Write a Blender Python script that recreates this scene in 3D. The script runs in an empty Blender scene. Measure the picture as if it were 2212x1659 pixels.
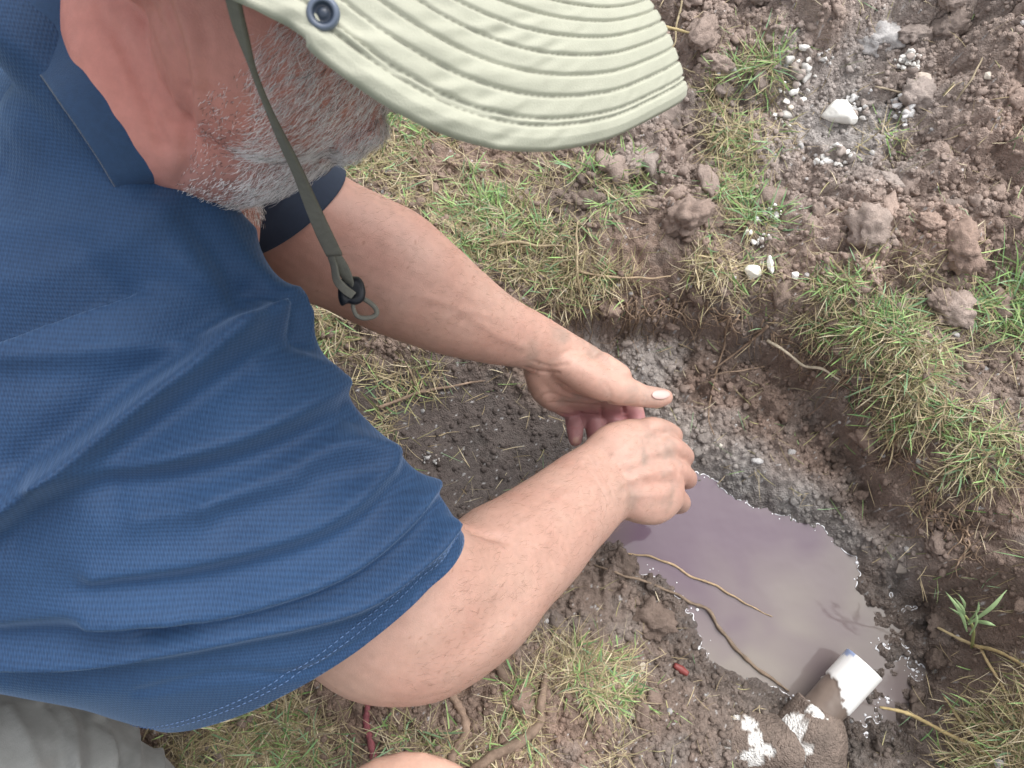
import bpy, bmesh, math, random
import numpy as np
from mathutils import Vector, Matrix
from mathutils.bvhtree import BVHTree

rng = np.random.default_rng(11)
random.seed(11)
S = bpy.context.scene
COL = S.collection
R = math.radians

# ------------------------------------------------------------------ camera and tracing helpers
TILT = R(17)
CAM = np.array([0.0, -0.25, 0.86])
AX = np.array([1.0, 0, 0])
AU = np.array([0, math.cos(TILT), math.sin(TILT)])
AD = np.array([0, math.sin(TILT), -math.cos(TILT)])
F = 2212 * 28 / 36.0


def P(u, v, d):
    """point seen at (u, v) of the 2212 x 1659 photograph, d metres in front of the camera"""
    return CAM + AX * ((u - 1106) / F * d) + AU * ((829.5 - v) / F * d) + AD * d


def Cc(x, y, d):
    return CAM + AX * x + AU * y + AD * d


def unit(a):
    a = np.asarray(a, float)
    return a / (np.linalg.norm(a) + 1e-12)


def proj(V):
    q = np.asarray(V) - CAM
    d = q @ AD
    return np.stack([1106 + F * (q @ AX) / d, 829.5 - F * (q @ AU) / d, d], -1)


# ------------------------------------------------------------------ noise
def _h(ix, iy, iz, seed):
    n = (ix * 374761393 + iy * 668265263 + iz * 2147483647 + seed * 1274126177) & 0xFFFFFFFF
    n = ((n ^ (n >> 13)) * 1274126177) & 0xFFFFFFFF
    n = ((n ^ (n >> 16)) * 2246822519) & 0xFFFFFFFF
    return ((n ^ (n >> 15)) & 0xFFFFFF) / float(0xFFFFFF)


def vn2(x, y, seed=0):
    xi = np.floor(x).astype(np.int64); yi = np.floor(y).astype(np.int64)
    fx = x - xi; fy = y - yi
    fx = fx * fx * (3 - 2 * fx); fy = fy * fy * (3 - 2 * fy)
    z = np.zeros_like(xi)
    a = _h(xi, yi, z, seed); b = _h(xi + 1, yi, z, seed); c = _h(xi, yi + 1, z, seed); d = _h(xi + 1, yi + 1, z, seed)
    return (a + (b - a) * fx) * (1 - fy) + (c + (d - c) * fx) * fy - 0.5


def fbm2(x, y, o=4, seed=0, g=0.5):
    s = 0; a = 1.0; t = 0
    for k in range(o):
        s = s + a * vn2(x, y, seed + k); t += a; a *= g; x = x * 2.03 + 7.1; y = y * 2.03 + 3.7
    return s / t


def vn3(p, seed=0):
    i = np.floor(p).astype(np.int64); f = p - i; f = f * f * (3 - 2 * f)
    out = 0
    for dx in (0, 1):
        for dy in (0, 1):
            for dz in (0, 1):
                w = (f[..., 0] if dx else 1 - f[..., 0]) * (f[..., 1] if dy else 1 - f[..., 1]) * (f[..., 2] if dz else 1 - f[..., 2])
                out = out + w * _h(i[..., 0] + dx, i[..., 1] + dy, i[..., 2] + dz, seed)
    return out - 0.5


def fbm3(p, o=3, seed=0):
    s = 0; a = 1.0; t = 0
    for k in range(o):
        s = s + a * vn3(p, seed + k); t += a; a *= .5; p = p * 2.03 + 5.3
    return s / t


def bumps2(x, y, cell, seed, keep=1.0):
    """rounded lumps, one per jittered cell, 0..1"""
    gx = x / cell; gy = y / cell
    xi = np.floor(gx).astype(np.int64); yi = np.floor(gy).astype(np.int64)
    best = np.zeros_like(gx)
    z = np.zeros_like(xi)
    for dx in (-1, 0, 1):
        for dy in (-1, 0, 1):
            cx = xi + dx; cy = yi + dy
            px = cx + .15 + .7 * _h(cx, cy, z, seed); py = cy + .15 + .7 * _h(cx, cy, z, seed + 1)
            r = .35 + .45 * _h(cx, cy, z, seed + 2)
            on = _h(cx, cy, z, seed + 3) < keep
            q = 1 - ((gx - px) ** 2 + (gy - py) ** 2) / (r * r)
            best = np.maximum(best, np.where(on, np.sqrt(np.clip(q, 0, 1)) * r, 0))
    return best


def sstep(a, b, x):
    t = np.clip((x - a) / (b - a), 0, 1)
    return t * t * (3 - 2 * t)


# ------------------------------------------------------------------ mesh helpers
def mkmesh(name, V, Q=None, T=None, smooth=True):
    V = np.asarray(V, np.float32)
    me = bpy.data.meshes.new(name)
    nq = 0 if Q is None else len(Q); nt = 0 if T is None else len(T)
    me.vertices.add(len(V)); me.vertices.foreach_set('co', V.ravel())
    li = []
    if nq: li.append(np.asarray(Q, np.int32).ravel())
    if nt: li.append(np.asarray(T, np.int32).ravel())
    li = np.concatenate(li)
    me.loops.add(len(li)); me.loops.foreach_set('vertex_index', li)
    st = np.concatenate([np.arange(nq) * 4, nq * 4 + np.arange(nt) * 3]).astype(np.int32)
    me.polygons.add(nq + nt); me.polygons.foreach_set('loop_start', st)
    me.update(calc_edges=True)
    if smooth:
        me.polygons.foreach_set('use_smooth', np.ones(nq + nt, bool))
    return me


def colattr(me, C_, name='col'):
    a = me.color_attributes.new(name, 'FLOAT_COLOR', 'POINT')
    C_ = np.asarray(C_, np.float32)
    if C_.shape[1] == 3:
        C_ = np.concatenate([C_, np.ones((len(C_), 1), np.float32)], 1)
    a.data.foreach_set('color', C_.ravel())


def fattr(me, name, f):
    a = me.attributes.new(name, 'FLOAT', 'POINT')
    a.data.foreach_set('value', np.asarray(f, np.float32))


def verts(me):
    v = np.empty(len(me.vertices) * 3, np.float32); me.vertices.foreach_get('co', v)
    return v.reshape(-1, 3).astype(float)


def normals(me):
    v = np.empty(len(me.vertices) * 3, np.float32); me.vertex_normals.foreach_get('vector', v)
    return v.reshape(-1, 3).astype(float)


def setverts(me, V):
    me.vertices.foreach_set('co', np.asarray(V, np.float32).ravel()); me.update()


def link(name, me, mats, parent=None, recenter=False):
    if recenter and parent is None:
        V = verts(me); c = V.mean(0); c[2] = V[:, 2].min(); setverts(me, V - c)
    o = bpy.data.objects.new(name, me); COL.objects.link(o)
    if recenter and parent is None:
        o.location = c
    for m in (mats if isinstance(mats, (list, tuple)) else [mats]):
        me.materials.append(m)
    if parent is not None:
        o.parent = parent
        if parent.type == 'EMPTY':
            o.matrix_parent_inverse = Matrix.Translation(-Vector(parent.location))
        else:
            o.matrix_parent_inverse = Matrix.Translation(-Vector(parent.location)) if parent.parent is None else Matrix.Identity(4)
    return o


def tag(o, label=None, cat=None, group=None, kind=None):
    if label: o['label'] = label
    if cat: o['category'] = cat
    if group: o['group'] = group
    if kind: o['kind'] = kind
    return o


def empty(name, loc, label, cat, group=None):
    o = bpy.data.objects.new(name, None); COL.objects.link(o); o.location = loc
    o.empty_display_size = .05
    return tag(o, label, cat, group)


def cr(P_, n):
    """Catmull-Rom resample of control rows (k, m) into n rows"""
    P_ = np.asarray(P_, float)
    k = len(P_)
    ext = np.vstack([2 * P_[0] - P_[1], P_, 2 * P_[-1] - P_[-2]])
    t = np.linspace(0, k - 1 - 1e-9, n); i = t.astype(int); f = (t - i)[:, None]
    p0, p1, p2, p3 = ext[i], ext[i + 1], ext[i + 2], ext[i + 3]
    return .5 * (2 * p1 + (p2 - p0) * f + (2 * p0 - 5 * p1 + 4 * p2 - p3) * f ** 2 + (3 * p1 - p0 - 3 * p2 + p3) * f ** 3)


def ringmesh(C_, W, T, n=28, power=2.0):
    """closed tube from rows of centre, half-width vector and half-thickness vector, capped"""
    k = len(C_)
    a = np.linspace(0, 2 * np.pi, n, endpoint=False)
    ca, sa = np.cos(a), np.sin(a)
    if power != 2.0:
        ca = np.sign(ca) * abs(ca) ** (2 / power); sa = np.sign(sa) * abs(sa) ** (2 / power)
    V = C_[:, None, :] + W[:, None, :] * ca[None, :, None] + T[:, None, :] * sa[None, :, None]
    V = V.reshape(-1, 3)
    i = np.arange(k - 1)[:, None] * n + np.arange(n)[None, :]
    j = np.arange(k - 1)[:, None] * n + (np.arange(n)[None, :] + 1) % n
    Q = np.stack([i, j, j + n, i + n], -1).reshape(-1, 4)
    c0 = len(V); V = np.vstack([V, C_[:1], C_[-1:]])
    m = np.arange(n)
    T1 = np.stack([np.full(n, c0), (m + 1) % n, m], -1)
    b = (k - 1) * n
    T2 = np.stack([np.full(n, c0 + 1), b + m, b + (m + 1) % n], -1)
    return V, Q, np.vstack([T1, T2])


def loft(rings, per=6, n=28, power=2.0):
    """rings: (A, B, thickness ratio or thickness vector); A and B are the two edges of the limb"""
    A = np.array([r[0] for r in rings]); B = np.array([r[1] for r in rings])
    Cn = (A + B) / 2; W = (A - B) / 2
    tan = np.gradient(Cn, axis=0)
    T = []
    for i, r in enumerate(rings):
        th = r[2]
        if np.isscalar(th):
            t = unit(np.cross(tan[i], W[i]))
            if t @ AD > 0: t = -t
            T.append(t * np.linalg.norm(W[i]) * th)
        else:
            T.append(np.asarray(th, float))
    T = np.array(T)
    k = (len(rings) - 1) * per + 1
    return ringmesh(cr(Cn, k), cr(W, k), cr(T, k), n, power)


def limb(pts, per=6, n=20):
    """round tapered limb with rounded ends; pts: (xyz, radius)"""
    C_ = np.array([p[0] for p in pts]); r = np.array([[p[1]] for p in pts])
    k = (len(pts) - 1) * per + 1
    C_ = cr(C_, k); r = cr(r, k)[:, 0]
    t0 = unit(C_[1] - C_[0]); t1 = unit(C_[-1] - C_[-2])
    e = np.array([.97, .85, .62, .3]); f = np.array([.25, .53, .78, .95])
    C_ = np.vstack([[C_[0] - t0 * r[0] * q for q in f[::-1]], C_, [C_[-1] + t1 * r[-1] * q for q in f]])
    r = np.concatenate([e[::-1] * r[0], r, e * r[-1]])
    tan = np.gradient(C_, axis=0)
    ref = np.array([.31, .52, .79])
    W = []; T = []
    w = unit(np.cross(tan[0], ref))
    for i in range(len(C_)):
        t = unit(tan[i]); w = unit(w - t * (w @ t)); W.append(w * r[i]); T.append(np.cross(t, w) * r[i])
    return ringmesh(C_, np.array(W), np.array(T), n)


def L(pts, per=6, n=20):
    """limb from (u, v, depth, radius in photo pixels)"""
    return limb([(P(u, v, d), r * d / F) for u, v, d, r in pts], per, n)


_ICO = {}


def ico(sub):
    if sub not in _ICO:
        bm = bmesh.new(); bmesh.ops.create_icosphere(bm, subdivisions=sub, radius=1)
        V = np.array([v.co[:] for v in bm.verts]); T = np.array([[v.index for v in f.verts] for f in bm.faces]); bm.free()
        _ICO[sub] = (V, T)
    return _ICO[sub]


def ball(c, axes, sub=4):
    V, T = ico(sub)
    return np.asarray(c) + V @ np.asarray(axes), None, T


def join(parts):
    Vs, Qs, Ts = [], [], []; o = 0
    for V, Q, T in parts:
        Vs.append(V)
        if Q is not None and len(Q): Qs.append(np.asarray(Q) + o)
        if T is not None and len(T): Ts.append(np.asarray(T) + o)
        o += len(V)
    return np.vstack(Vs), (np.vstack(Qs) if Qs else None), (np.vstack(Ts) if Ts else None)


def evaluated(me, mods):
    o = bpy.data.objects.new('tmp', me); COL.objects.link(o)
    for typ, kw in mods:
        m = o.modifiers.new('m', typ)
        for k, v in kw.items(): setattr(m, k, v)
    dg = bpy.context.evaluated_depsgraph_get()
    out = bpy.data.meshes.new_from_object(o.evaluated_get(dg))
    bpy.data.objects.remove(o)
    return out


def fuse(parts, voxel, smooth=4, fac=.5):
    me = mkmesh('fused', *join(parts))
    out = evaluated(me, [('REMESH', dict(mode='VOXEL', voxel_size=voxel, use_smooth_shade=True)),
                         ('SMOOTH', dict(factor=fac, iterations=smooth))])
    bpy.data.meshes.remove(me)
    return out


def segdist(V, pl):
    """distance of points to a polyline, and signed offset helper"""
    best = np.full(len(V), 1e9)
    for a, b in zip(pl[:-1], pl[1:]):
        ab = b - a; t = np.clip(((V - a) @ ab) / (ab @ ab + 1e-12), 0, 1)
        d = np.linalg.norm(V - (a + t[:, None] * ab), axis=1)
        best = np.minimum(best, d)
    return best


def tris(me):
    me.calc_loop_triangles()
    t = np.empty(len(me.loop_triangles) * 3, np.int32); me.loop_triangles.foreach_get('vertices', t)
    return t.reshape(-1, 3)


def bvh(me):
    return BVHTree.FromPolygons([tuple(v) for v in verts(me)], [tuple(int(i) for i in f) for f in tris(me)])


def trace(tree, pts, lift=0.0):
    out = []
    for u, v in pts:
        d = unit(P(u, v, 1.0) - CAM)
        h = tree.ray_cast(Vector(CAM), Vector(d))
        if h[0] is not None: out.append(np.array(h[0]) - d * lift)
    return np.array(out)


def sculpt(me, tree, strokes, crisp=False):
    """push ridges (+) and creases (-) into a surface along traced lines: (pts, height, width)"""
    V = verts(me); N = normals(me); D_ = np.zeros(len(V))
    for pts, h, w in strokes:
        q = trace(tree, cr(np.array(pts, float), 4 * len(pts)))
        if len(q) < 2: continue
        d = segdist(V, q)
        D_ += h * (np.exp(-1.25 * (np.sqrt(d * d + (.22 * w) ** 2) - .22 * w) / w) * np.exp(-(d / (2.2 * w)) ** 2) if (h > 0 and crisp) else np.exp(-(d / w) ** 2))
    setverts(me, V + N * D_[:, None])


def tubes(curves, n=7, per=5, wob=0.0, seed=0):
    """thin tubes through world points: list of (pts, radii)"""
    parts = []
    for c, (pts, rad) in enumerate(curves):
        pts = np.asarray(pts, float); k = (len(pts) - 1) * per + 1
        rr = np.interp(np.linspace(0, 1, k), np.linspace(0, 1, len(np.atleast_1d(rad))), np.atleast_1d(rad))
        C_ = cr(pts, k)
        if wob:
            C_ = C_ + wob * np.stack([vn2(C_[:, 0] * 60 + a * 9, C_[:, 1] * 60, seed + a + c) for a in range(3)], 1)
            rr = rr * (1 + .5 * vn2(np.arange(k) * .9, np.zeros(k) + c, seed + 5))
        tan = np.gradient(C_, axis=0); w = unit(np.cross(tan[0], [.3, .2, .9])); W = []; T = []
        for i in range(k):
            t = unit(tan[i]); w = unit(w - t * (w @ t)); W.append(w * rr[i]); T.append(np.cross(t, w) * rr[i])
        parts.append(ringmesh(C_, np.array(W), np.array(T), n))
    return join(parts)


# ------------------------------------------------------------------ materials
def newmat(name):
    m = bpy.data.materials.new(name); m.use_nodes = True
    nt = m.node_tree; b = nt.nodes['Principled BSDF']
    return m, nt, b


def N_(nt, t, **kw):
    n = nt.nodes.new(t)
    for k, v in kw.items(): setattr(n, k, v)
    return n


def mat(name, col=(.5, .5, .5), rough=.7, attr=None, var=0.0, vscale=30, bump=0.0, bscale=200, bdist=.001, spec=.4,
        sss=0.0, sheen=0.0, coat=0.0, rough_attr=None, bump2=0.0, b2scale=900):
    m, nt, b = newmat(name); lk = nt.links.new
    tc = N_(nt, 'ShaderNodeTexCoord')
    b.inputs['Roughness'].default_value = rough
    b.inputs['Specular IOR Level'].default_value = spec
    base = None
    if attr:
        a = N_(nt, 'ShaderNodeAttribute', attribute_name=attr); base = a.outputs['Color']
    else:
        rgb = N_(nt, 'ShaderNodeRGB'); rgb.outputs[0].default_value = (*col, 1); base = rgb.outputs[0]
    if var:
        no = N_(nt, 'ShaderNodeTexNoise'); no.inputs['Scale'].default_value = vscale; no.inputs['Detail'].default_value = 6
        no.inputs['Roughness'].default_value = .65
        lk(tc.outputs['Object'], no.inputs['Vector'])
        mr = N_(nt, 'ShaderNodeMapRange'); mr.inputs[1].default_value = .25; mr.inputs[2].default_value = .75
        mr.inputs[3].default_value = 1 - var; mr.inputs[4].default_value = 1 + var
        lk(no.outputs['Fac'], mr.inputs[0])
        mx = N_(nt, 'ShaderNodeVectorMath', operation='SCALE'); lk(base, mx.inputs[0]); lk(mr.outputs[0], mx.inputs['Scale'])
        base = mx.outputs[0]
    lk(base, b.inputs['Base Color'])
    if rough_attr:
        ra = N_(nt, 'ShaderNodeAttribute', attribute_name=rough_attr); lk(ra.outputs['Fac'], b.inputs['Roughness'])
    if bump:
        no = N_(nt, 'ShaderNodeTexNoise'); no.inputs['Scale'].default_value = bscale; no.inputs['Detail'].default_value = 5
        lk(tc.outputs['Object'], no.inputs['Vector'])
        bp = N_(nt, 'ShaderNodeBump'); bp.inputs['Strength'].default_value = bump; bp.inputs['Distance'].default_value = bdist
        lk(no.outputs['Fac'], bp.inputs['Height']); last = bp
        if bump2:
            vo = N_(nt, 'ShaderNodeTexVoronoi'); vo.inputs['Scale'].default_value = b2scale
            lk(tc.outputs['Object'], vo.inputs['Vector'])
            bq = N_(nt, 'ShaderNodeBump'); bq.inputs['Strength'].default_value = bump2; bq.inputs['Distance'].default_value = bdist
            bq.invert = True
            lk(vo.outputs['Distance'], bq.inputs['Height']); lk(bp.outputs[0], bq.inputs['Normal']); last = bq
        lk(last.outputs[0], b.inputs['Normal'])
    if sss:
        b.inputs['Subsurface Weight'].default_value = sss
        b.inputs['Subsurface Radius'].default_value = (.012, .005, .003); b.inputs['Subsurface Scale'].default_value = .35
    if sheen:
        b.inputs['Sheen Weight'].default_value = sheen; b.inputs['Sheen Roughness'].default_value = .4
    if coat:
        b.inputs['Coat Weight'].default_value = coat; b.inputs['Coat Roughness'].default_value = .08
    return m


M = {}
M['soil'] = mat('soil', attr='col', rough_attr='rough', var=.34, vscale=190, bump=.8, bscale=420, bdist=.0024, spec=.45, bump2=.6, b2scale=520)
M['crumb'] = mat('soil_crumb', attr='col', rough=.9, var=.25, vscale=220, bump=.8, bscale=500, bdist=.0015, spec=.25, bump2=.4, b2scale=800)
M['grass'] = mat('grass_blade', attr='col', rough=.55, var=.18, vscale=60, spec=.35)
M['straw'] = mat('dry_straw', attr='col', rough=.75, var=.25, vscale=180, spec=.25)
M['root'] = mat('root_bark', attr='col', rough=.8, var=.35, vscale=150, bump=.7, bscale=500, bdist=.001)
M['stone'] = mat('white_stone', attr='col', rough=.75, var=.12, vscale=120, bump=.6, bscale=350, bdist=.0012)
M['skin'] = mat('skin', attr='col', rough=.52, var=.10, vscale=120, bump=.28, bscale=900, bdist=.0006, spec=.4, sss=.12, bump2=.16, b2scale=1300)
M['nail'] = mat('nail', (.52, .36, .325), rough=.28, var=.05, spec=.5)
M['hair'] = mat('beard_hair', attr='col', rough=.45, spec=.4)
M['trouser'] = mat('trouser_cloth', attr='col', rough=.85, var=.12, vscale=90, bump=.4, bscale=1200, bdist=.0006, sheen=.2)
M['boot'] = mat('boot_leather', (.05, .035, .025), rough=.6, var=.3, bump=.4)
M['lock'] = mat('black_plastic', (.012, .014, .019), rough=.42, bump=.1, bscale=900, bdist=.0003)
M['strap'] = mat('strap_cloth', (.16, .155, .13), rough=.85, var=.15, vscale=250, bump=.5, bscale=1800, bdist=.0006)
M['eyelet'] = mat('dark_snap', attr='col', rough=.35, var=.15, spec=.6)
M['thread'] = mat('thread', (.10, .17, .33), rough=.8)
M['plastic'] = mat('pipe_plastic', attr='col', rough=.33, var=.04, spec=.5)
M['mudpipe'] = mat('muddy_fitting', attr='col', rough_attr='rough', var=.3, vscale=200, bump=1.0, bscale=300, bdist=.003, bump2=.5, b2scale=450)
M['shore_glints'] = mat('shore_glints', (.80, .81, .84), rough=.08, spec=.9, coat=.6)  # near-white stand-in for sky glints at the waterline, also used on the bubbles
M['red'] = mat('red_plastic', (.20, .045, .04), rough=.5, var=.2, vscale=150)


def shirt_mat():
    m, nt, b = newmat('shirt_knit'); lk = nt.links.new
    b.inputs['Roughness'].default_value = .68; b.inputs['Specular IOR Level'].default_value = .3
    b.inputs['Sheen Weight'].default_value = .28; b.inputs['Sheen Roughness'].default_value = .45
    b.inputs['Sheen Tint'].default_value = (.45, .65, 1, 1)
    at = N_(nt, 'ShaderNodeAttribute', attribute_name='weave')
    sep = N_(nt, 'ShaderNodeSeparateXYZ'); lk(at.outputs['Vector'], sep.inputs[0])

    def sin(o, k):
        a = N_(nt, 'ShaderNodeMath', operation='MULTIPLY'); a.inputs[1].default_value = k; lk(o, a.inputs[0])
        s = N_(nt, 'ShaderNodeMath', operation='SINE'); lk(a.outputs[0], s.inputs[0]); return s.outputs[0]

    def op(o, x, y):
        a = N_(nt, 'ShaderNodeMath', operation=o)
        for i, q in enumerate((x, y)):
            if isinstance(q, (int, float)): a.inputs[i].default_value = q
            else: lk(q, a.inputs[i])
        return a.outputs[0]
    s1 = sin(sep.outputs['X'], 2 * math.pi / .0033); s2 = sin(sep.outputs['Y'], 2 * math.pi / .0028)
    dots = op('MULTIPLY', s1, s2)
    rib = sin(op('ADD', sep.outputs['X'], op('MULTIPLY', sep.outputs['Y'], .35)), 2 * math.pi / .0014)
    hgt = op('ADD', op('MULTIPLY', dots, .8), op('MULTIPLY', rib, .35))
    no = N_(nt, 'ShaderNodeTexNoise'); no.inputs['Scale'].default_value = 420; no.inputs['Detail'].default_value = 3
    tc = N_(nt, 'ShaderNodeTexCoord'); lk(tc.outputs['Object'], no.inputs['Vector'])
    n2 = N_(nt, 'ShaderNodeTexNoise'); n2.inputs['Scale'].default_value = 9; n2.inputs['Detail'].default_value = 3
    lk(tc.outputs['Object'], n2.inputs['Vector'])
    f = op('ADD', op('MULTIPLY', hgt, .14), op('ADD', op('MULTIPLY', no.outputs['Fac'], .25), op('MULTIPLY', n2.outputs['Fac'], .5)))
    rp = N_(nt, 'ShaderNodeValToRGB'); e = rp.color_ramp.elements
    e[0].position = .15; e[0].color = (.008, .025, .066, 1)
    e[1].position = .80; e[1].color = (.028, .080, .185, 1)
    lk(f, rp.inputs[0]); lk(rp.outputs[0], b.inputs['Base Color'])
    bp = N_(nt, 'ShaderNodeBump'); bp.inputs['Strength'].default_value = .28; bp.inputs['Distance'].default_value = .0005
    lk(op('ADD', hgt, op('MULTIPLY', no.outputs['Fac'], 1.2)), bp.inputs['Height']); lk(bp.outputs[0], b.inputs['Normal'])
    return m


M['shirt'] = shirt_mat()
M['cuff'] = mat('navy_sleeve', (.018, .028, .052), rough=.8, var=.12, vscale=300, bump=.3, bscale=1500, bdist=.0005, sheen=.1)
M['collar'] = mat('collar_rib', (.017, .048, .112), rough=.75, var=.15, vscale=300, bump=.5, bscale=1200, bdist=.0006, sheen=.3)
M['hat'] = mat('hat_canvas', attr='col', rough=.85, var=.07, vscale=70, bump=.45, bscale=1500, bdist=.0005, sheen=.1)


def water_mat():
    m, nt, b = newmat('murky_water'); lk = nt.links.new
    b.inputs['Roughness'].default_value = .06; b.inputs['IOR'].default_value = 1.33; b.inputs['Specular IOR Level'].default_value = .5
    tc = N_(nt, 'ShaderNodeTexCoord')
    at = N_(nt, 'ShaderNodeAttribute', attribute_name='col'); lk(at.outputs['Color'], b.inputs['Base Color'])
    w2 = N_(nt, 'ShaderNodeTexNoise'); w2.inputs['Scale'].default_value = 28; w2.inputs['Detail'].default_value = 2
    lk(tc.outputs['Object'], w2.inputs['Vector'])
    bp = N_(nt, 'ShaderNodeBump'); bp.inputs['Strength'].default_value = .22; bp.inputs['Distance'].default_value = .003
    lk(w2.outputs['Fac'], bp.inputs['Height']); lk(bp.outputs[0], b.inputs['Normal'])
    return m


M['water'] = water_mat()

# ------------------------------------------------------------------ ground
HW = -0.132      # water level


def at_z(u, v, z):
    d = P(u, v, 1.0) - CAM
    return CAM + d * ((z - CAM[2]) / d[2])


CL = {  # roughness of the soil, colour, dampness
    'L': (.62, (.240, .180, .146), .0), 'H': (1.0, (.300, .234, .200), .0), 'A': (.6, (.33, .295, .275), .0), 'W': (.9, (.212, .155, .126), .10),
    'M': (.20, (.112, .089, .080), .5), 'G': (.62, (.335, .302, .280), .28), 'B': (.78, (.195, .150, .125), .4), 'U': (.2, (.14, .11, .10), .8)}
ctrl = []
for k, pts in {
    'L': [(700, 330, 0), (900, 300, 0), (1150, 370, 0), (1000, 450, 0), (700, 690, 0), (810, 730, -.005), (1250, 600, 0), (1120, 560, 0), (1400, 575, 0),
          (1550, 610, 0), (1700, 655, .004), (1850, 735, .006), (1960, 830, .006), (2050, 980, .006), (2212, 1080, .012), (2212, 720, .02),
          (2080, 800, .012), (1600, 520, .006), (700, 1560, 0), (480, 1600, 0), (300, 1640, 0), (1190, 1500, -.022), (1250, 1600, -.02), (1000, 1600, -.004),
          (2190, 1580, -.012), (2212, 1470, 0), (500, 300, 0), (300, 800, 0), (600, 1200, 0), (200, 1300, 0), (800, 1350, -.01), (1300, 1460, -.035)],
    'W': [(1210, 665, -.030), (1330, 690, -.055), (1450, 685, -.055), (1600, 715, -.055), (1740, 780, -.06), (1850, 870, -.06), (1935, 985, -.06),
          (2040, 1130, -.050), (1500, 830, -.094), (1650, 890, -.094), (1770, 980, -.092), (1880, 1090, -.09), (2000, 1230, -.075), (2120, 1220, -.015),
          (2150, 1340, -.035), (1140, 800, -.07)],
    'G': [(1290, 760, -.085), (1400, 840, -.105), (1480, 940, -.112), (1600, 1020, -.110), (1720, 1080, -.112), (1830, 1160, -.116), (1930, 1240, -.110),
          (1400, 760, -.08)],
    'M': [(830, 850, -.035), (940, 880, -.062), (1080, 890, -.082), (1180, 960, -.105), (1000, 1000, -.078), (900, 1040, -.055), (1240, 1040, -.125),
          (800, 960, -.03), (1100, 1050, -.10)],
    'B': [(1340, 1240, -.124), (1420, 1295, -.124), (1490, 1400, -.122), (1290, 1320, -.088), (1400, 1410, -.098), (1480, 1470, -.112), (1590, 1500, -.120),
          (1680, 1510, -.128), (1450, 1580, -.072), (1520, 1600, -.090), (1570, 1530, -.108), (1640, 1620, -.118), (1660, 1660, -.115), (1740, 1640, -.12), (1640, 1530, -.112), (1380, 1530, -.06), (1900, 1330, -.129), (1970, 1390, -.128), (2020, 1440, -.122), (1940, 1460, -.132), (1900, 1560, -.134),
          (2030, 1300, -.10), (1990, 1500, -.128), (1970, 1600, -.120), (2080, 1420, -.085), (2090, 1540, -.075), (2060, 1640, -.07), (1230, 1230, -.10), (1880, 1250, -.120)],
    'U': [(1560, 1130, -.165), (1680, 1230, -.175), (1760, 1320, -.168), (1660, 1390, -.150), (1440, 1150, -.155), (1540, 1220, -.165), (1760, 1430, -.150),
          (1820, 1380, -.150), (1560, 1310, -.142), (1800, 1240, -.150), (1640, 1130, -.145), (1620, 1440, -.146), (1690, 1478, -.143), (1590, 1370, -.148), (1530, 1370, -.138), (1400, 1180, -.145)],
    'A': [(1720, 232, .018), (1765, 180, .024), (1800, 300, .020), (1850, 205, .028), (1885, 262, .030), (1750, 290, .016), (1825, 130, .038)],
    'H': [(1600, 90, .05), (1800, 60, .075), (2100, 100, .09), (1760, 350, .022), (1660, 250, .015), (1900, 210, .035), (2000, 340, .05), (2200, 350, .065),
          (1960, 480, .05), (2150, 560, .05), (1800, 530, .034), (1450, 80, .03), (1450, 330, .024), (1300, 330, .016), (1500, 430, .024), (1880, 620, .03),
          (2050, 660, .03), (2212, 120, .10), (2000, -60, .09), (1500, -60, .04)],
}.items():
    for u, v, h in pts:
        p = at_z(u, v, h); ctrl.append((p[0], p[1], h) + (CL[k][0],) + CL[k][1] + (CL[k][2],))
for a in np.linspace(0, 2 * np.pi, 28, endpoint=False):
    x, y = 1.25 * math.cos(a), .1 + 1.1 * math.sin(a)
    ctrl.append((x, y, .04 if (x > .3 and y > .3) else 0.0) + (CL['L'][0],) + CL['L'][1] + (0,))
ctrl = np.array(ctrl)


def tps_fit(xy, val, lam=2e-4):
    n = len(xy); d2 = ((xy[:, None] - xy[None]) ** 2).sum(-1)
    K = np.where(d2 > 0, d2 * np.log(d2 + 1e-12), 0) + lam * np.eye(n)
    Pm = np.hstack([np.ones((n, 1)), xy])
    A = np.zeros((n + 3, n + 3)); A[:n, :n] = K; A[:n, n:] = Pm; A[n:, :n] = Pm.T
    return np.linalg.solve(A, np.vstack([val, np.zeros((3, val.shape[1]))]))


CXY = ctrl[:, :2]
WT = tps_fit(CXY, ctrl[:, 2:3])


def tps(x, y):
    out = np.empty(len(x)); st = 40000
    for i in range(0, len(x), st):
        q = np.stack([x[i:i + st], y[i:i + st]], 1)
        d2 = ((q[:, None] - CXY[None]) ** 2).sum(-1)
        out[i:i + st] = (d2 * np.log(d2 + 1e-12)) @ WT[:-3, 0] + WT[-3, 0] + q @ WT[-2:, 0]
    return out


def idw(x, y):
    out = np.empty((len(x), 5)); st = 40000
    for i in range(0, len(x), st):
        q = np.stack([x[i:i + st], y[i:i + st]], 1)
        d2 = ((q[:, None] - CXY[None]) ** 2).sum(-1)
        w = 1 / (d2 + 4e-4) ** 2
        out[i:i + st] = (w @ ctrl[:, 3:]) / w.sum(1, keepdims=True)
    return out


FX0, FX1, FY0, FY1, ST = -.78, .80, -.46, .70, .0018
fx = np.arange(FX0, FX1 + ST / 2, ST); fy = np.arange(FY0, FY1 + ST / 2, ST)
grow = np.cumsum(.006 * 1.24 ** np.arange(36))
gx = np.concatenate([fx[0] - grow[::-1], fx, fx[-1] + grow]); gy = np.concatenate([fy[0] - grow[::-1], fy, fy[-1] + grow])
GX, GY = np.meshgrid(gx, gy)
x = GX.ravel(); y = GY.ravel()
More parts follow.
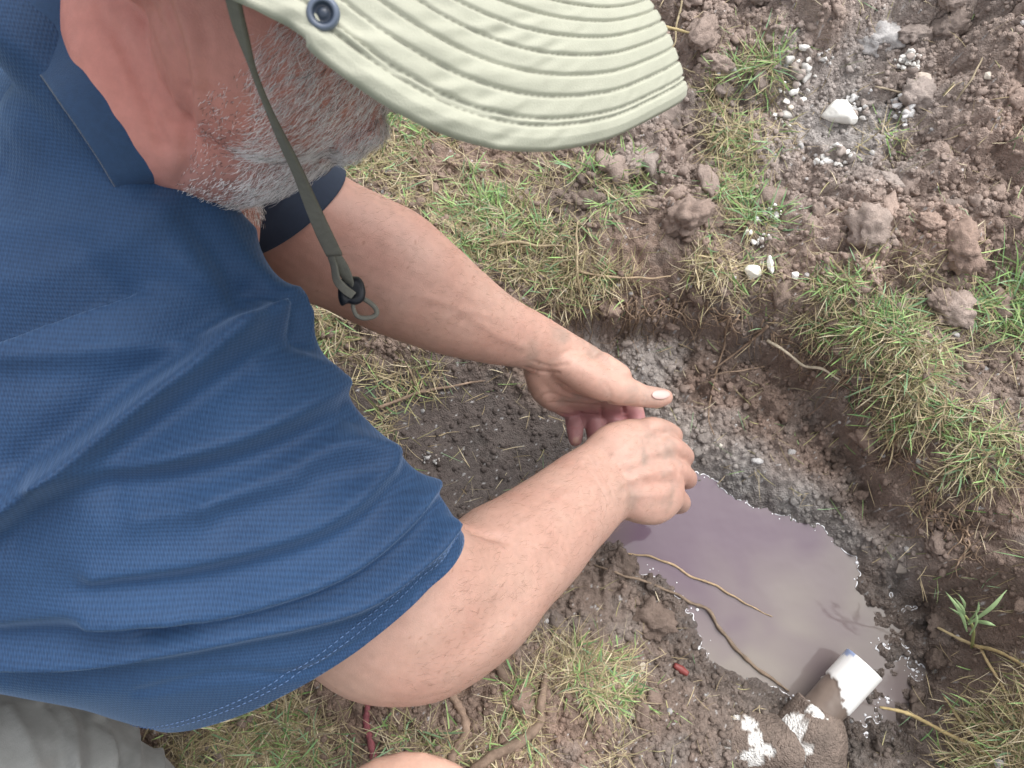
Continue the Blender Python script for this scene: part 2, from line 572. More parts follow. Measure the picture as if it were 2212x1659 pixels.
# warp so that edges of the classes wander
wx = x + .022 * fbm2(x * 14, y * 14, 3, 31); wy = y + .022 * fbm2(x * 14, y * 14, 3, 47)
inner = 1 - sstep(.0, .5, np.maximum(np.maximum(abs(x) - .85, y - .75), -.5 - y))
base = tps(wx, wy) * inner
att = idw(wx, wy)
rough = att[:, 0]; soil = att[:, 1:4]; damp = att[:, 4]
big = bumps2(x + .022 * fbm2(x * 26, y * 26, 3, 5), y + .022 * fbm2(x * 26, y * 26, 3, 6), .072, 61, .85)
med = bumps2(x + .005 * fbm2(x * 90, y * 90, 2, 7), y + .005 * fbm2(x * 90, y * 90, 2, 8), .021, 71, .85)
sml = bumps2(x, y, .0105, 81, .9)
tin = bumps2(x, y, .0058, 91, .9)
lipw = np.array([at_z(u, v, 0)[:2] for u, v in ((1170, 648), (1230, 655), (1330, 662), (1450, 658), (1600, 688), (1740, 750), (1850, 838), (1930, 950), (2010, 1085), (2090, 1200))])
lipw = cr(lipw, 60)
bd = np.full(len(x), 9.0); sdl = np.full(len(x), -9.0)
near_ = np.nonzero((wx > -.1) & (wx < .75) & (wy > -.35) & (wy < .45))[0]
for a_, b_ in zip(lipw[:-1], lipw[1:]):
    ab = b_ - a_; L2 = ab @ ab
    rx = wx[near_] - a_[0]; ry = wy[near_] - a_[1]
    t = np.clip((rx * ab[0] + ry * ab[1]) / L2, 0, 1)
    ex = rx - t * ab[0]; ey = ry - t * ab[1]; d = np.hypot(ex, ey)
    sg = np.sign(-(ab[0] * ry - ab[1] * rx))
    m = d < bd[near_]
    bd[near_] = np.where(m, d, bd[near_]); sdl[near_] = np.where(m, d * sg, sdl[near_])
endf = sstep(.0, .06, np.minimum(np.hypot(wx - lipw[0, 0], wy - lipw[0, 1]), np.hypot(wx - lipw[-1, 0], wy - lipw[-1, 1])))
step = np.where(sdl > 0, -.024 * sstep(0, .006, sdl) * np.exp(-np.maximum(sdl, 0) / .045), .007 * np.exp(np.maximum(sdl, -1) / .03) * (sdl > -1))
base = base + step * endf
z = base + rough * (.030 * fbm2(x * 11, y * 11, 4, 3) + .052 * (big - .3) * sstep(.7, 1, rough) + .015 * (med - .25) + .0095 * (sml - .2) + .0065 * tin + .008 * fbm2(x * 150, y * 150, 3, 9)) + .004 * fbm2(x * 45, y * 45, 3, 13)
z = z + (1 - inner) * .03 * fbm2(x * .8, y * .8, 3, 77)
GZ = z.reshape(GX.shape)
nx, ny = len(gx), len(gy)
idx = np.arange(nx * ny).reshape(ny, nx)
Q = np.stack([idx[:-1, :-1], idx[:-1, 1:], idx[1:, 1:], idx[1:, :-1]], -1).reshape(-1, 4)
gm = mkmesh('ground', np.stack([x, y, z], 1), Q)
wet = np.clip(sstep(HW + .035, HW + .004, z + .012 * fbm2(x * 30, y * 30, 3, 15)) + damp * .55, 0, 1)
tone = 1 + .5 * fbm2(x * 9, y * 9, 4, 21) + .35 * fbm2(x * 60, y * 60, 3, 22)
red = fbm2(x * 7, y * 7, 3, 25)
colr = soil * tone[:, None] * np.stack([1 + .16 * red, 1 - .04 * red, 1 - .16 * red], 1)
gr = sstep(.12, .3, fbm2(x * 24, y * 24, 3, 29))[:, None] * .35
colr = colr * (1 - gr) + gr * colr.mean(1, keepdims=True) * np.array([1.1, 1.02, .95]) * 1.25
fl = (vn2(x * 430, y * 430, 35) > .425)[:, None]
colr = np.where(fl, colr * .35 + .36, colr)
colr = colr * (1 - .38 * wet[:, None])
lawn_far = (1 - inner)[:, None]
colr = colr * (1 - lawn_far) + lawn_far * np.array([.085, .12, .04]) * (1 + fbm2(x * 3, y * 3, 3, 36))[:, None]
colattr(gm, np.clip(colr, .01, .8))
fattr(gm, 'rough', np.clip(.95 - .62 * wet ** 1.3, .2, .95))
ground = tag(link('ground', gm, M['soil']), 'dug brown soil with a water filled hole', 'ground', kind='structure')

iy0 = 36; ix0 = 36
FZ = GZ[iy0:iy0 + len(fy), ix0:ix0 + len(fx)]
SOILC = np.clip(colr, .01, .8).reshape(ny, nx, 3)[iy0:iy0 + len(fy), ix0:ix0 + len(fx)]


def zl(x_, y_):
    a = np.clip((np.asarray(x_) - fx[0]) / ST, 0, len(fx) - 1.001); b = np.clip((np.asarray(y_) - fy[0]) / ST, 0, len(fy) - 1.001)
    i = a.astype(int); j = b.astype(int); s = a - i; t = b - j
    return (FZ[j, i] * (1 - s) + FZ[j, i + 1] * s) * (1 - t) + (FZ[j + 1, i] * (1 - s) + FZ[j + 1, i + 1] * s) * t


def gsoil(x_, y_):
    i = np.clip(((np.asarray(x_) - fx[0]) / ST).astype(int), 0, len(fx) - 1); j = np.clip(((np.asarray(y_) - fy[0]) / ST).astype(int), 0, len(fy) - 1)
    return SOILC[j, i]


def gp(u, v, lift=0.0):
    """ground point seen at photo pixel(s)"""
    u = np.atleast_1d(np.asarray(u, float)); v = np.atleast_1d(np.asarray(v, float))
    d = AX * ((u - 1106) / F)[:, None] + AU * ((829.5 - v) / F)[:, None] + AD
    t = np.full(len(u), .62); done = np.zeros(len(u), bool)
    for k in range(260):
        q = CAM + d * t[:, None]
        done |= q[:, 2] < zl(q[:, 0], q[:, 1])
        t = np.where(done, t, t + .0025)
    q = CAM + d * t[:, None]; q[:, 2] = zl(q[:, 0], q[:, 1]) + lift
    return q


# water sheet
wv = [at_z(u, v, HW) for u, v in ((1180, 900), (2190, 1020), (2160, 1700), (1240, 1560))]
k = 160
a = np.linspace(0, 1, k)
A_, B_ = np.meshgrid(a, a)
WV = (wv[0][None] * ((1 - A_) * (1 - B_)).ravel()[:, None] + wv[1][None] * (A_ * (1 - B_)).ravel()[:, None] + wv[2][None] * (A_ * B_).ravel()[:, None] + wv[3][None] * ((1 - A_) * B_).ravel()[:, None])
idx = np.arange(k * k).reshape(k, k)
wm = mkmesh('water', WV, np.stack([idx[:-1, :-1], idx[:-1, 1:], idx[1:, 1:], idx[1:, :-1]], -1).reshape(-1, 4))
wx_, wy_ = WV[:, 0], WV[:, 1]
sw = fbm2(wx_ * 9 + 1.6 * fbm2(wx_ * 6, wy_ * 6, 2, 181), wy_ * 9 + 1.6 * fbm2(wx_ * 6, wy_ * 6, 2, 191), 3, 185)
dye = np.exp(-(np.linalg.norm(WV - at_z(1450, 1120, HW), axis=1) / .13) ** 2) + .55 * np.exp(-(segdist(WV, np.array([at_z(1560, 1060, HW), at_z(1820, 1190, HW), at_z(1810, 1320, HW)])) / .035) ** 2)
mixw = np.clip(.9 * dye + 1.7 * sw, 0, 1)[:, None]
colattr(wm, np.array([.205, .178, .160]) * (1 - mixw) + np.array([.118, .082, .108]) * mixw)
tag(link('water', wm, M['water']), 'murky purple grey water lying in the hole', 'water', kind='structure')

# ------------------------------------------------------------------ sky glints put in as white tubes along the shoreline, plus bubbles (marching squares on the terrain)
def contour(Z, x0, y0, st):
    """polylines where Z crosses zero on a regular grid"""
    sg = Z > 0
    c = sg[:-1, :-1] * 1 + sg[:-1, 1:] * 2 + sg[1:, 1:] * 4 + sg[1:, :-1] * 8
    jj, ii = np.nonzero((c > 0) & (c < 15))
    nb = {}
    pos = {}

    def pt(k):
        if k not in pos:
            h, j, i = k
            a, b = (Z[j, i], Z[j, i + 1]) if h == 0 else (Z[j, i], Z[j + 1, i])
            t = a / (a - b)
            pos[k] = (x0 + (i + (t if h == 0 else 0)) * st, y0 + (j + (t if h == 1 else 0)) * st)
        return k
    for j, i in zip(jj, ii):
        e = [k for k, on in (((0, j, i), sg[j, i] != sg[j, i + 1]), ((1, j, i + 1), sg[j, i + 1] != sg[j + 1, i + 1]), ((0, j + 1, i), sg[j + 1, i] != sg[j + 1, i + 1]), ((1, j, i), sg[j, i] != sg[j + 1, i])) if on]
        for a, b in zip(e[::2], e[1::2]):
            pt(a); pt(b); nb.setdefault(a, []).append(b); nb.setdefault(b, []).append(a)
    out = []; used = set()
    for k in nb:
        if k in used: continue
        line = [k]; used.add(k); cur = k
        while True:
            nx2 = [q for q in nb[cur] if q not in used]
            if not nx2: break
            cur = nx2[0]; used.add(cur); line.append(cur)
        if len(line) > 6: out.append(np.array([pos[q] for q in line]))
    return out


fo = []
for ln in contour(FZ - (HW + .0006), fx[0], fy[0], ST):
    q = proj(np.hstack([ln, np.full((len(ln), 1), HW)]))
    if not ((q[:, 0] > 1280) & (q[:, 0] < 2130) & (q[:, 1] > 930)).any(): continue
    for _ in range(4):
        ln[1:-1] = .25 * ln[:-2] + .5 * ln[1:-1] + .25 * ln[2:]
    m_ = fbm2(ln[:, 0] * 55, ln[:, 1] * 55, 2, 101)
    far = (q[:, 1] < 1040 + (q[:, 0] - 1490) * .62)
    on = (m_ > np.where(far, -.16, .05)) & (q[:, 0] > 1280) & (q[:, 0] < 2130) & (q[:, 1] > 930)
    i = 0
    while i < len(ln):
        if not on[i]:
            i += 1; continue
        j = i
        while j < len(ln) and on[j]: j += 1
        if j - i >= 4:
            seg = ln[i:j]; k = len(seg)
            r = np.interp(np.arange(k), [0, 2, k - 3, k - 1], [.0002, 1, 1, .0002]) * (.00062 + .0007 * vn2(seg[:, 0] * 160, seg[:, 1] * 160, 7))
            fo.append((np.hstack([seg, np.full((k, 1), HW + .0003)]), np.maximum(r, .0002)))
        i = j
fo_t = tubes(fo, n=7, per=2)
bub = []
V0, T0 = ico(2)
for k in range(240):
    ln = fo[rng.integers(len(fo))][0]; p_ = ln[rng.integers(len(ln))]
    r = rng.uniform(.0005, .0022) ** 1.0 * (1 if rng.uniform() < .25 else .5)
    bub.append((p_ + np.array([rng.normal(0, .005), rng.normal(0, .005), 0]) + V0 * r * np.array([1, 1, .7]), None, T0))
fo = [fo_t] + bub
fm = mkmesh('shore_glints', *join(fo))
tag(link('shore_glints', fm, M['shore_glints']), 'thin white painted glint lines and small bubbles along the edge of the murky water', 'shore_glints', kind='stuff')

# ------------------------------------------------------------------ loose soil crumbs and clods
VAR = []
for s in range(10):
    V, T = ico(3)
    q = V * (.8 + 1.1 * fbm3(V * 1.5 + s * 13, 2, s)[:, None] + .9 * abs(fbm3(V * 3.2 + s * 7, 2, 50 + s))[:, None] + .5 * abs(fbm3(V * 8 + s * 7, 2, 70 + s))[:, None]) * np.array([1.25, .9, .75])
    VAR.append((q, T))
V2 = []
for s in range(10):
    V, T = ico(2); V2.append((V * (.85 + 1.2 * fbm3(V * 1.8 + s * 13, 3, s)[:, None] + .8 * abs(fbm3(V * 4 + s, 1, 20 + s))[:, None]) * np.array([1.2, .95, .8]), T))
V1 = []
for s in range(8):
    V, T = ico(1); V1.append((V * (1 + .7 * fbm3(V * 2.1 + s * 11, 2, s)[:, None]), T))


def rotmats(n):
    q = rng.normal(size=(n, 4)); q /= np.linalg.norm(q, axis=1, keepdims=True)
    w, x_, y_, z_ = q.T
    return np.stack([np.stack([1 - 2 * (y_ * y_ + z_ * z_), 2 * (x_ * y_ - w * z_), 2 * (x_ * z_ + w * y_)], -1),
                     np.stack([2 * (x_ * y_ + w * z_), 1 - 2 * (x_ * x_ + z_ * z_), 2 * (y_ * z_ - w * x_)], -1),
                     np.stack([2 * (x_ * z_ - w * y_), 2 * (y_ * z_ + w * x_), 1 - 2 * (x_ * x_ + y_ * y_)], -1)], 1)


def scatter(px_, py_, rad, variants, sink=.25, flat=.8):
    parts = []; cols = []
    Rm = rotmats(len(px_)); sc = gsoil(px_, py_); zz = zl(px_, py_)
    for i in range(len(px_)):
        V, T = variants[i % len(variants)]
        q = (V @ Rm[i]) * rad[i]; q[:, 2] *= flat
        q = q + np.array([px_[i], py_[i], zz[i] + rad[i] * (flat * .6 - sink)])
        parts.append((q, None, T)); cols.append(np.tile(sc[i] * rng.uniform(.82, 1.12), (len(V), 1)))
    return parts, cols


def pick(n, power, thr=.25):
    xx = rng.uniform(-.72, .75, n * 6); yy = rng.uniform(-.42, .68, n * 6)
    r_ = idw(xx, yy)[:, 0]; z_ = zl(xx, yy)
    ok = (rng.uniform(0, 1, len(xx)) < np.clip(r_ - thr, 0, 1) ** power * 1.4) & (z_ > HW + .004)
    ok &= (fbm2(xx * 12, yy * 12, 3, 131) > -.22)
    return xx[ok][:n], yy[ok][:n]


V0S = []
for s in range(8):
    V, T = ico(4)
    q = V * (.75 + .9 * fbm3(V * 1.4 + s * 13, 2, s)[:, None] + .8 * abs(fbm3(V * 3 + s * 7, 2, 50 + s))[:, None] + .55 * abs(fbm3(V * 7 + s * 7, 2, 70 + s))[:, None] + .35 * abs(fbm3(V * 15 + s * 7, 2, 90 + s))[:, None]) * np.array([1.2, .95, .75])
    V0S.append((q, T))
parts = []; cols = []
for n, lo, hi, vs, pw, thr in ((100, .013, .028, V0S, 1.3, .60), (260, .006, .017, VAR, 1.6, .45), (1700, .003, .0065, V2, 1.2, .25), (40000, .0009, .0045, V1, .5, .16)):
    a_, b_ = pick(n, pw, thr)
    rad = lo * (hi / lo) ** (rng.uniform(0, 1, len(a_)) ** (1.7 if lo > .001 else 1.3))
    p_, c_ = scatter(a_, b_, rad, vs, .55 if lo > .005 else .35)
    parts += p_; cols += c_
cm = mkmesh('soil_crumbs', *join(parts)); colattr(cm, np.clip(np.vstack(cols), .01, .6))
tag(link('soil_crumbs', cm, M['crumb']), 'loose brown crumbs and clods of dug soil', 'soil crumbs', kind='stuff')

# ------------------------------------------------------------------ grass
GREEN = np.array([[.20, .33, .11], [.25, .39, .14], [.15, .27, .11], [.31, .42, .17], [.22, .35, .19]])
STRAW = np.array([[.40, .32, .19], [.47, .39, .24], [.32, .25, .15], [.37, .34, .17], [.52, .45, .31]])
bl = {k: [] for k in ('p', 'az', 'lean', 'len', 'w', 'curl', 'col')}


def blades(p, az, lean, ln, w, curl, col):
    n = len(p)
    for k, v in zip(('p', 'az', 'lean', 'len', 'w', 'curl', 'col'), (p, az, lean, ln, w, curl, col)):
        bl[k].append(np.broadcast_to(v, (n,) + np.shape(v)[1:]) if np.ndim(v) else np.full(n, v))


def patch(u, v, ru, rv, n, green, ln=(.015, .035), spread=1.0, az0=None):
    n = int(n)
    nt = max(3, n // 14)
    r = np.sqrt(rng.uniform(0, 1, nt)); t = rng.uniform(0, 2 * np.pi, nt)
    tp = gp(u + ru * r * np.cos(t), v + rv * r * np.sin(t))
    k = rng.integers(0, nt, n)
    p = tp[k] + np.hstack([rng.normal(0, .004, (n, 2)) * 2.0, np.zeros((n, 1))])
    p[:, 2] = zl(p[:, 0], p[:, 1]) - .002
    kp = fbm2(p[:, 0] * 17, p[:, 1] * 17, 3, 171) > -.05
    p = p[kp]; k = k[kp]; n = len(p)
    taz = rng.uniform(0, 2 * np.pi, nt) if az0 is None else rng.normal(az0, .9, nt)
    az = taz[k] + rng.normal(0, 1.3, n)
    g = rng.uniform(0, 1, n) < np.clip(green + .35 * fbm2(p[:, 0] * 25, p[:, 1] * 25, 2, 141), 0, 1)
    col = np.where(g[:, None], GREEN[rng.integers(0, 5, n)], STRAW[rng.integers(0, 5, n)]) * rng.uniform(.75, 1.25, (n, 1))
    lean = np.where(g, rng.uniform(.35, 1.35, n), rng.uniform(.9, 1.52, n))
    blades(p, az, lean, rng.uniform(*ln, n) * np.where(g, 1, .85), np.where(g, rng.uniform(.0010, .0021, n), rng.uniform(.0007, .0016, n)),
           rng.normal(.5, .5, n), col)


for a_ in [
    (860, 255, 80, 60, 420, .75), (800, 330, 110, 50, 520, .35), (920, 330, 80, 50, 200, .4), (770, 350, 60, 30, 200, .3), (900, 420, 60, 50, 260, .3),
    (1080, 430, 120, 70, 620, .8), (1000, 500, 80, 50, 560, .45), (1130, 490, 110, 50, 420, .5), (1210, 430, 110, 80, 430, .8), (1290, 390, 90, 60, 260, .85),
    (1400, 500, 55, 90, 460, .9), (1370, 430, 50, 60, 200, .8), (1600, 455, 75, 45, 430, .95, (.025, .05)), (1560, 480, 50, 50, 160, .5), (1632, 168, 52, 52, 460, .75, (.03, .055)),
    (1560, 250, 45, 70, 420, .3), (1610, 260, 40, 80, 300, .6), (1575, 350, 50, 60, 320, .35), (1580, 390, 30, 40, 120, .9), (1700, 300, 70, 20, 110, .4),
    (1100, 560, 160, 50, 620, .25), (1230, 610, 110, 45, 420, .45), (1330, 570, 90, 45, 300, .3), (1180, 640, 70, 30, 200, .6), (1480, 570, 110, 35, 420, .15),
    (1600, 610, 110, 40, 460, .25), (1720, 640, 110, 45, 520, .5), (1820, 680, 100, 60, 900, .9), (1930, 690, 80, 45, 520, .8), (1860, 730, 90, 40, 420, .6),
    (1950, 770, 95, 60, 700, .18), (1930, 860, 45, 70, 420, .65, (.025, .05)), (1990, 880, 65, 85, 520, .12), (1960, 950, 40, 50, 260, .4), (2090, 940, 100, 70, 560, .55),
    (2150, 990, 80, 60, 420, .6), (2080, 1030, 80, 40, 260, .35), (2190, 680, 35, 90, 430, .95, (.03, .055)), (2120, 690, 40, 45, 220, .8), (2050, 740, 70, 50, 200, .4),
    (1930, 575, 80, 40, 130, .7), (1760, 590, 60, 30, 110, .7), (2000, 600, 60, 30, 60, .5), (1900, 310, 45, 30, 120, .3), (2100, 560, 60, 20, 40, .4),
    (1200, 1410, 60, 60, 430, .75, (.02, .04)), (1200, 1470, 90, 70, 640, .6), (1300, 1480, 80, 80, 720, .6), (1330, 1560, 60, 60, 420, .5), (1200, 1580, 130, 60, 620, .45),
    (1290, 1630, 70, 30, 280, .5), (1010, 1630, 100, 40, 240, .35), (660, 1570, 100, 50, 360, .45), (580, 1570, 120, 60, 460, .4), (880, 1600, 50, 40, 130, .55),
    (470, 1600, 90, 60, 480, .4), (420, 1640, 90, 50, 380, .5), (620, 1640, 130, 40, 360, .45), (1130, 1520, 50, 30, 160, .6),
    (2150, 1610, 70, 60, 560, .45), (2190, 1560, 40, 40, 240, .6), (2080, 1640, 50, 30, 200, .35), (2110, 1540, 40, 40, 120, .2), (2190, 1480, 30, 40, 120, .3),
    (690, 705, 40, 50, 330, .6), (740, 740, 40, 40, 140, .3), (920, 790, 70, 35, 220, .5, (.02, .04)), (820, 790, 60, 40, 140, .2), (830, 930, 30, 60, 130, .5), (880, 850, 60, 40, 90, .2),
    (560, 250, 300, 200, 500, .5), (300, 900, 400, 600, 900, .5),
]:
    u_, v_, ru, rv, n_, g_ = a_[:6]
    if u_ > 1690: n_ *= .72
    if v_ > 1400 and 880 < u_ < 1400: n_ *= .78; g_ *= .85
    patch(u_, v_, ru, rv, n_ * .62, g_ * .74 if g_ < .72 else g_ * 1.02, *(a_[6:7]))
    # matted dead thatch under the blades
    nt_ = int(n_ * .55); r = np.sqrt(rng.uniform(0, 1, nt_)) * 1.12; t = rng.uniform(0, 6.28, nt_)
    p = gp(u_ + ru * r * np.cos(t), v_ + rv * r * np.sin(t), .001)
    p = p[(p[:, 2] > HW + .03) & (fbm2(p[:, 0] * 17, p[:, 1] * 17, 3, 171) > -.10)]; nt_ = len(p)
    blades(p, rng.uniform(0, 6.28, nt_), rng.uniform(1.25, 1.6, nt_), rng.uniform(.014, .046, nt_), rng.uniform(.0005, .0011, nt_), rng.normal(.05, .4, nt_),
           STRAW[rng.integers(0, 5, nt_)] * rng.uniform(.55, 1.1, (nt_, 1)))
# litter: short dry bits lying on the soil
n = 2600
u_ = rng.uniform(380, 2260, n); v_ = rng.uniform(-30, 1690, n)
p = gp(u_, v_, .0015)
ok = p[:, 2] > HW + .012
dens = fbm2(p[:, 0] * 10, p[:, 1] * 10, 3, 151) + .12 > rng.uniform(-.3, .25, n)
p = p[ok & dens]
g = rng.uniform(0, 1, len(p)) < .18
col = np.where(g[:, None], GREEN[rng.integers(0, 5, len(p))], STRAW[rng.integers(0, 5, len(p))]) * rng.uniform(.6, 1.15, (len(p), 1))
blades(p, rng.uniform(0, 6.28, len(p)), rng.uniform(1.2, 1.6, len(p)), rng.uniform(.008, .034, len(p)), rng.uniform(.0005, .0011, len(p)), rng.normal(.1, .35, len(p)), col)
# lawn beyond the frame
n = 26000
xx = rng.uniform(-1.7, 1.7, n); yy = rng.uniform(-1.4, 1.9, n)
q = proj(np.stack([xx, yy, np.zeros(n)], 1))
out = (abs(q[:, 0] - 1106) > 1240) | (abs(q[:, 1] - 829) > 960) | (q[:, 0] < 350)
xx, yy = xx[out], yy[out]
zz = np.where((abs(xx) < .79) & (yy > FY0) & (yy < FY1), zl(xx, yy), 0)
o_ = (abs(xx) >= .79) | (yy <= FY0) | (yy >= FY1)
if o_.any():
    gi = np.clip(np.searchsorted(gx, xx[o_]), 0, nx - 1); gj = np.clip(np.searchsorted(gy, yy[o_]), 0, ny - 1); zz[o_] = GZ[gj, gi]
p = np.stack([xx, yy, zz - .003], 1)
g = rng.uniform(0, 1, len(p)) < .7
col = np.where(g[:, None], GREEN[rng.integers(0, 5, len(p))], STRAW[rng.integers(0, 5, len(p))]) * rng.uniform(.75, 1.2, (len(p), 1))
blades(p, rng.uniform(0, 6.28, len(p)), rng.uniform(.2, 1.1, len(p)), rng.uniform(.03, .055, len(p)), rng.uniform(.0016, .003, len(p)), rng.normal(.6, .4, len(p)), col)

B = {k: np.concatenate(v) for k, v in bl.items()}
n = len(B['p'])
ks = 5
s = np.linspace(0, 1, ks)
ang = B['lean'][:, None] + B['curl'][:, None] * s[None] * 1.2
az = B['az'][:, None] + rng.normal(0, .25, (n, 1)) * s[None]
stp = B['len'][:, None] / (ks - 1)
dxy = np.sin(ang) * stp; dzz = np.cos(ang) * stp
cx = np.cumsum(dxy * np.cos(az), 1) - dxy[:, :1] * np.cos(az[:, :1]); cy = np.cumsum(dxy * np.sin(az), 1) - dxy[:, :1] * np.sin(az[:, :1]); cz = np.cumsum(dzz, 1) - dzz[:, :1]
ctr = B['p'][:, None, :] + np.stack([cx, cy, cz], -1)
infr = (abs(ctr[..., 0]) < .79) & (ctr[..., 1] > FY0) & (ctr[..., 1] < FY1)
gz = zl(ctr[..., 0], ctr[..., 1]) + .0012
ctr[..., 2] = np.where(infr, np.maximum(ctr[..., 2], gz), ctr[..., 2])
tw = rng.uniform(-.9, .9, n)
sd = np.stack([-np.sin(B['az']) * np.cos(tw), np.cos(B['az']) * np.cos(tw), np.sin(tw)], -1)
wd = B['w'][:, None] * np.array([.8, 1, .95, .7, .12])[None]
Vg = np.stack([ctr + sd[:, None] * wd[..., None] * .5, ctr - sd[:, None] * wd[..., None] * .5], 2).reshape(-1, 3)
b0 = np.arange(n)[:, None] * ks * 2 + np.arange(ks - 1)[None] * 2
Qg = np.stack([b0, b0 + 1, b0 + 3, b0 + 2], -1).reshape(-1, 4)
me = mkmesh('grass', Vg, Qg)
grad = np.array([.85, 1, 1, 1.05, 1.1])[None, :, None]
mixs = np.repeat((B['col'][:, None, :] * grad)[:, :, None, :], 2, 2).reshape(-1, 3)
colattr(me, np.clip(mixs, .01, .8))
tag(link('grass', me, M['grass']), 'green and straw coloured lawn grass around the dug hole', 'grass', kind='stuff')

# ------------------------------------------------------------------ roots, twigs and stems (each one a thing)


def root(name, pts, rad, col, label, cat, lift=.002, wob=.004, mat_='root', z=None, group=None):
    p = gp([a[0] for a in pts], [a[1] for a in pts])
    lf = np.interp(np.linspace(0, 1, len(pts)), np.linspace(0, 1, len(np.atleast_1d(lift))), np.atleast_1d(lift))
    p[:, 2] = np.maximum(p[:, 2], HW - .001) + lf
    if z is not None: p = np.array([at_z(a[0], a[1], z) for a in pts])
    me = mkmesh(name, *tubes([(p, rad)], n=9, per=8, wob=wob, seed=int(pts[0][0])))
    V = verts(me)
    c = np.array(col)[None] * (1 + .7 * fbm3(V * 90, 3, 5))[:, None]
    colattr(me, np.clip(c, .01, .8))
    return tag(link(name, me, M[mat_], recenter=True), label, cat, group)


root('twig', [(1340, 1192), (1400, 1203), (1445, 1217), (1490, 1243), (1530, 1258), (1580, 1287), (1630, 1312), (1668, 1332)], [.0010, .0013, .0014, .0014, .0014, .0012, .0009, .0005],
     (.36, .26, .16), 'tan twig floating in the murky water near its left bank', 'twig', z=HW + .0015, wob=.003)
root('root', [(1285, 1222), (1340, 1238), (1400, 1262), (1460, 1285), (1520, 1318), (1552, 1365), (1590, 1410), (1640, 1450), (1700, 1492)], [.001, .0014, .0016, .0018, .002, .002, .0022, .0022, .0012],
     (.19, .14, .10), 'long mud crusted root running along the near bank of the water', 'root', lift=.0035, wob=.004)
root('straw_stalk', [(1655, 738), (1690, 775), (1720, 805), (1755, 815), (1800, 832)], [.0022, .0016, .0016, .0015, .001], (.52, .45, .34),
     'bare whitish stem sticking out of the hole wall below the turf', 'stalk', lift=[.004, .02, .026, .024, .018], wob=.002, mat_='straw')
root('thin_root', [(1575, 690), (1562, 740), (1548, 800), (1535, 860), (1530, 905), (1540, 940)], [.0013, .0012, .0012, .001, .0008, .0005], (.27, .19, .13),
     'thin root dangling straight down the hole wall right of the thumb', 'root', lift=.006, wob=.005)
root('root_fibre', [(1650, 715), (1610, 750), (1570, 780), (1535, 806)], [.0016, .0014, .0012, .0008], (.24, .17, .12), 'straight thin root slanting across the hole wall below the turf edge', 'root', lift=.010, wob=.002)
root('root_fibre', [(1645, 795), (1600, 806), (1560, 812), (1528, 816)], [.0012, .0011, .001, .0008], (.25, .18, .13), 'short thin root lying level on the hole wall beside the dangling root', 'root', lift=.008, wob=.003)
root('root_fibre', [(1830, 830), (1795, 850), (1770, 880), (1740, 905)], [.0014, .0013, .001, .0006], (.23, .16, .12), 'kinked brown root on the hole wall left of the grass tongue', 'root', lift=.006, wob=.006)
root('thick_root', [(968, 1480), (990, 1520), (1003, 1560), (995, 1600), (968, 1650)], [.0038, .0045, .0048, .0046, .004], (.27, .19, .14), 'thick curved bare root below the elbow', 'root', lift=.003, wob=.005)
root('thick_root', [(1178, 1450), (1168, 1510), (1165, 1560), (1125, 1600), (1070, 1630), (1015, 1665)], [.0035, .0042, .0055, .006, .0058, .005], (.21, .15, .11), 'thick mud coated root bending through the grass near the bottom', 'root', lift=.004, wob=.005)
root('thick_root', [(1075, 1430), (1095, 1465), (1125, 1500)], [.005, .006, .005], (.17, .12, .09), 'stubby muddy root end between the elbow and the grass', 'root', lift=.003, wob=.004)
root('red_root', [(797, 1470), (795, 1525), (793, 1560), (803, 1600), (815, 1665)], [.003, .0033, .0034, .0034, .0034], (.24, .075, .085), 'dull red smooth root in the grass below the shirt sleeve', 'root', lift=.005, wob=.0015)
root('mud_twig', [(820, 885), (860, 873), (905, 852), (945, 843), (990, 838), (1050, 826)], [.0022, .0018, .002, .0016, .0014, .0008], (.25, .18, .13), 'brown twig across the dark mud under the upper forearm', 'twig', lift=.006, wob=.004)
root('mud_twig', [(880, 790), (895, 830), (905, 855)], [.001, .0014, .0018], (.25, .19, .13), 'small twig leaning on the longer twig in the dark mud', 'twig', lift=[.014, .01, .005], wob=.002)
root('straw_stalk', [(1328, -10), (1365, 22), (1395, 48), (1430, 70), (1480, 90), (1515, 96)], [.0022, .0024, .0026, .002, .0016, .0012], (.42, .34, .18), 'yellow straw stalk lying beside the hat brim tip', 'stalk', lift=.012, wob=.003, mat_='straw')
root('straw_stalk', [(1470, 20), (1462, 60), (1455, 100), (1440, 130)], [.0014, .0014, .0012, .0008], (.43, .36, .23), 'thin bent straw between the yellow stalk and the dark soil', 'stalk', lift=.012, wob=.005, mat_='straw')
root('straw_stalk', [(1876, 1522), (1925, 1532), (1970, 1552), (2030, 1583), (2080, 1608), (2130, 1640)], [.0012, .0022, .0018, .002, .002, .0016], (.46, .36, .18), 'dry jointed straw stalk pointing at the white pipe', 'stalk', lift=[.03, .03, .028, .024, .016, .01], wob=.002, mat_='straw')
root('straw_stalk', [(1290, 700), (1250, 640), (1245, 580), (1243, 530), (1247, 490)], [.0013, .0015, .0015, .0013, .0008], (.42, .34, .22), 'upright pale straw in the turf above the wrist', 'stalk', lift=.012, wob=.004, mat_='straw')
root('straw_stalk', [(1060, 543), (1110, 536), (1160, 541), (1215, 541)], [.0016, .0018, .0016, .0008], (.42, .34, .22), 'level pale straw in the turf beside the forearm', 'stalk', lift=.012, wob=.003, mat_='straw')
root('straw_stalk', [(1210, 585), (1290, 605), (1380, 610), (1445, 606)], [.0013, .0015, .0014, .0008], (.36, .27, .18), 'long bowed runner along the lip of the hole', 'stalk', lift=.012, wob=.004, mat_='straw')
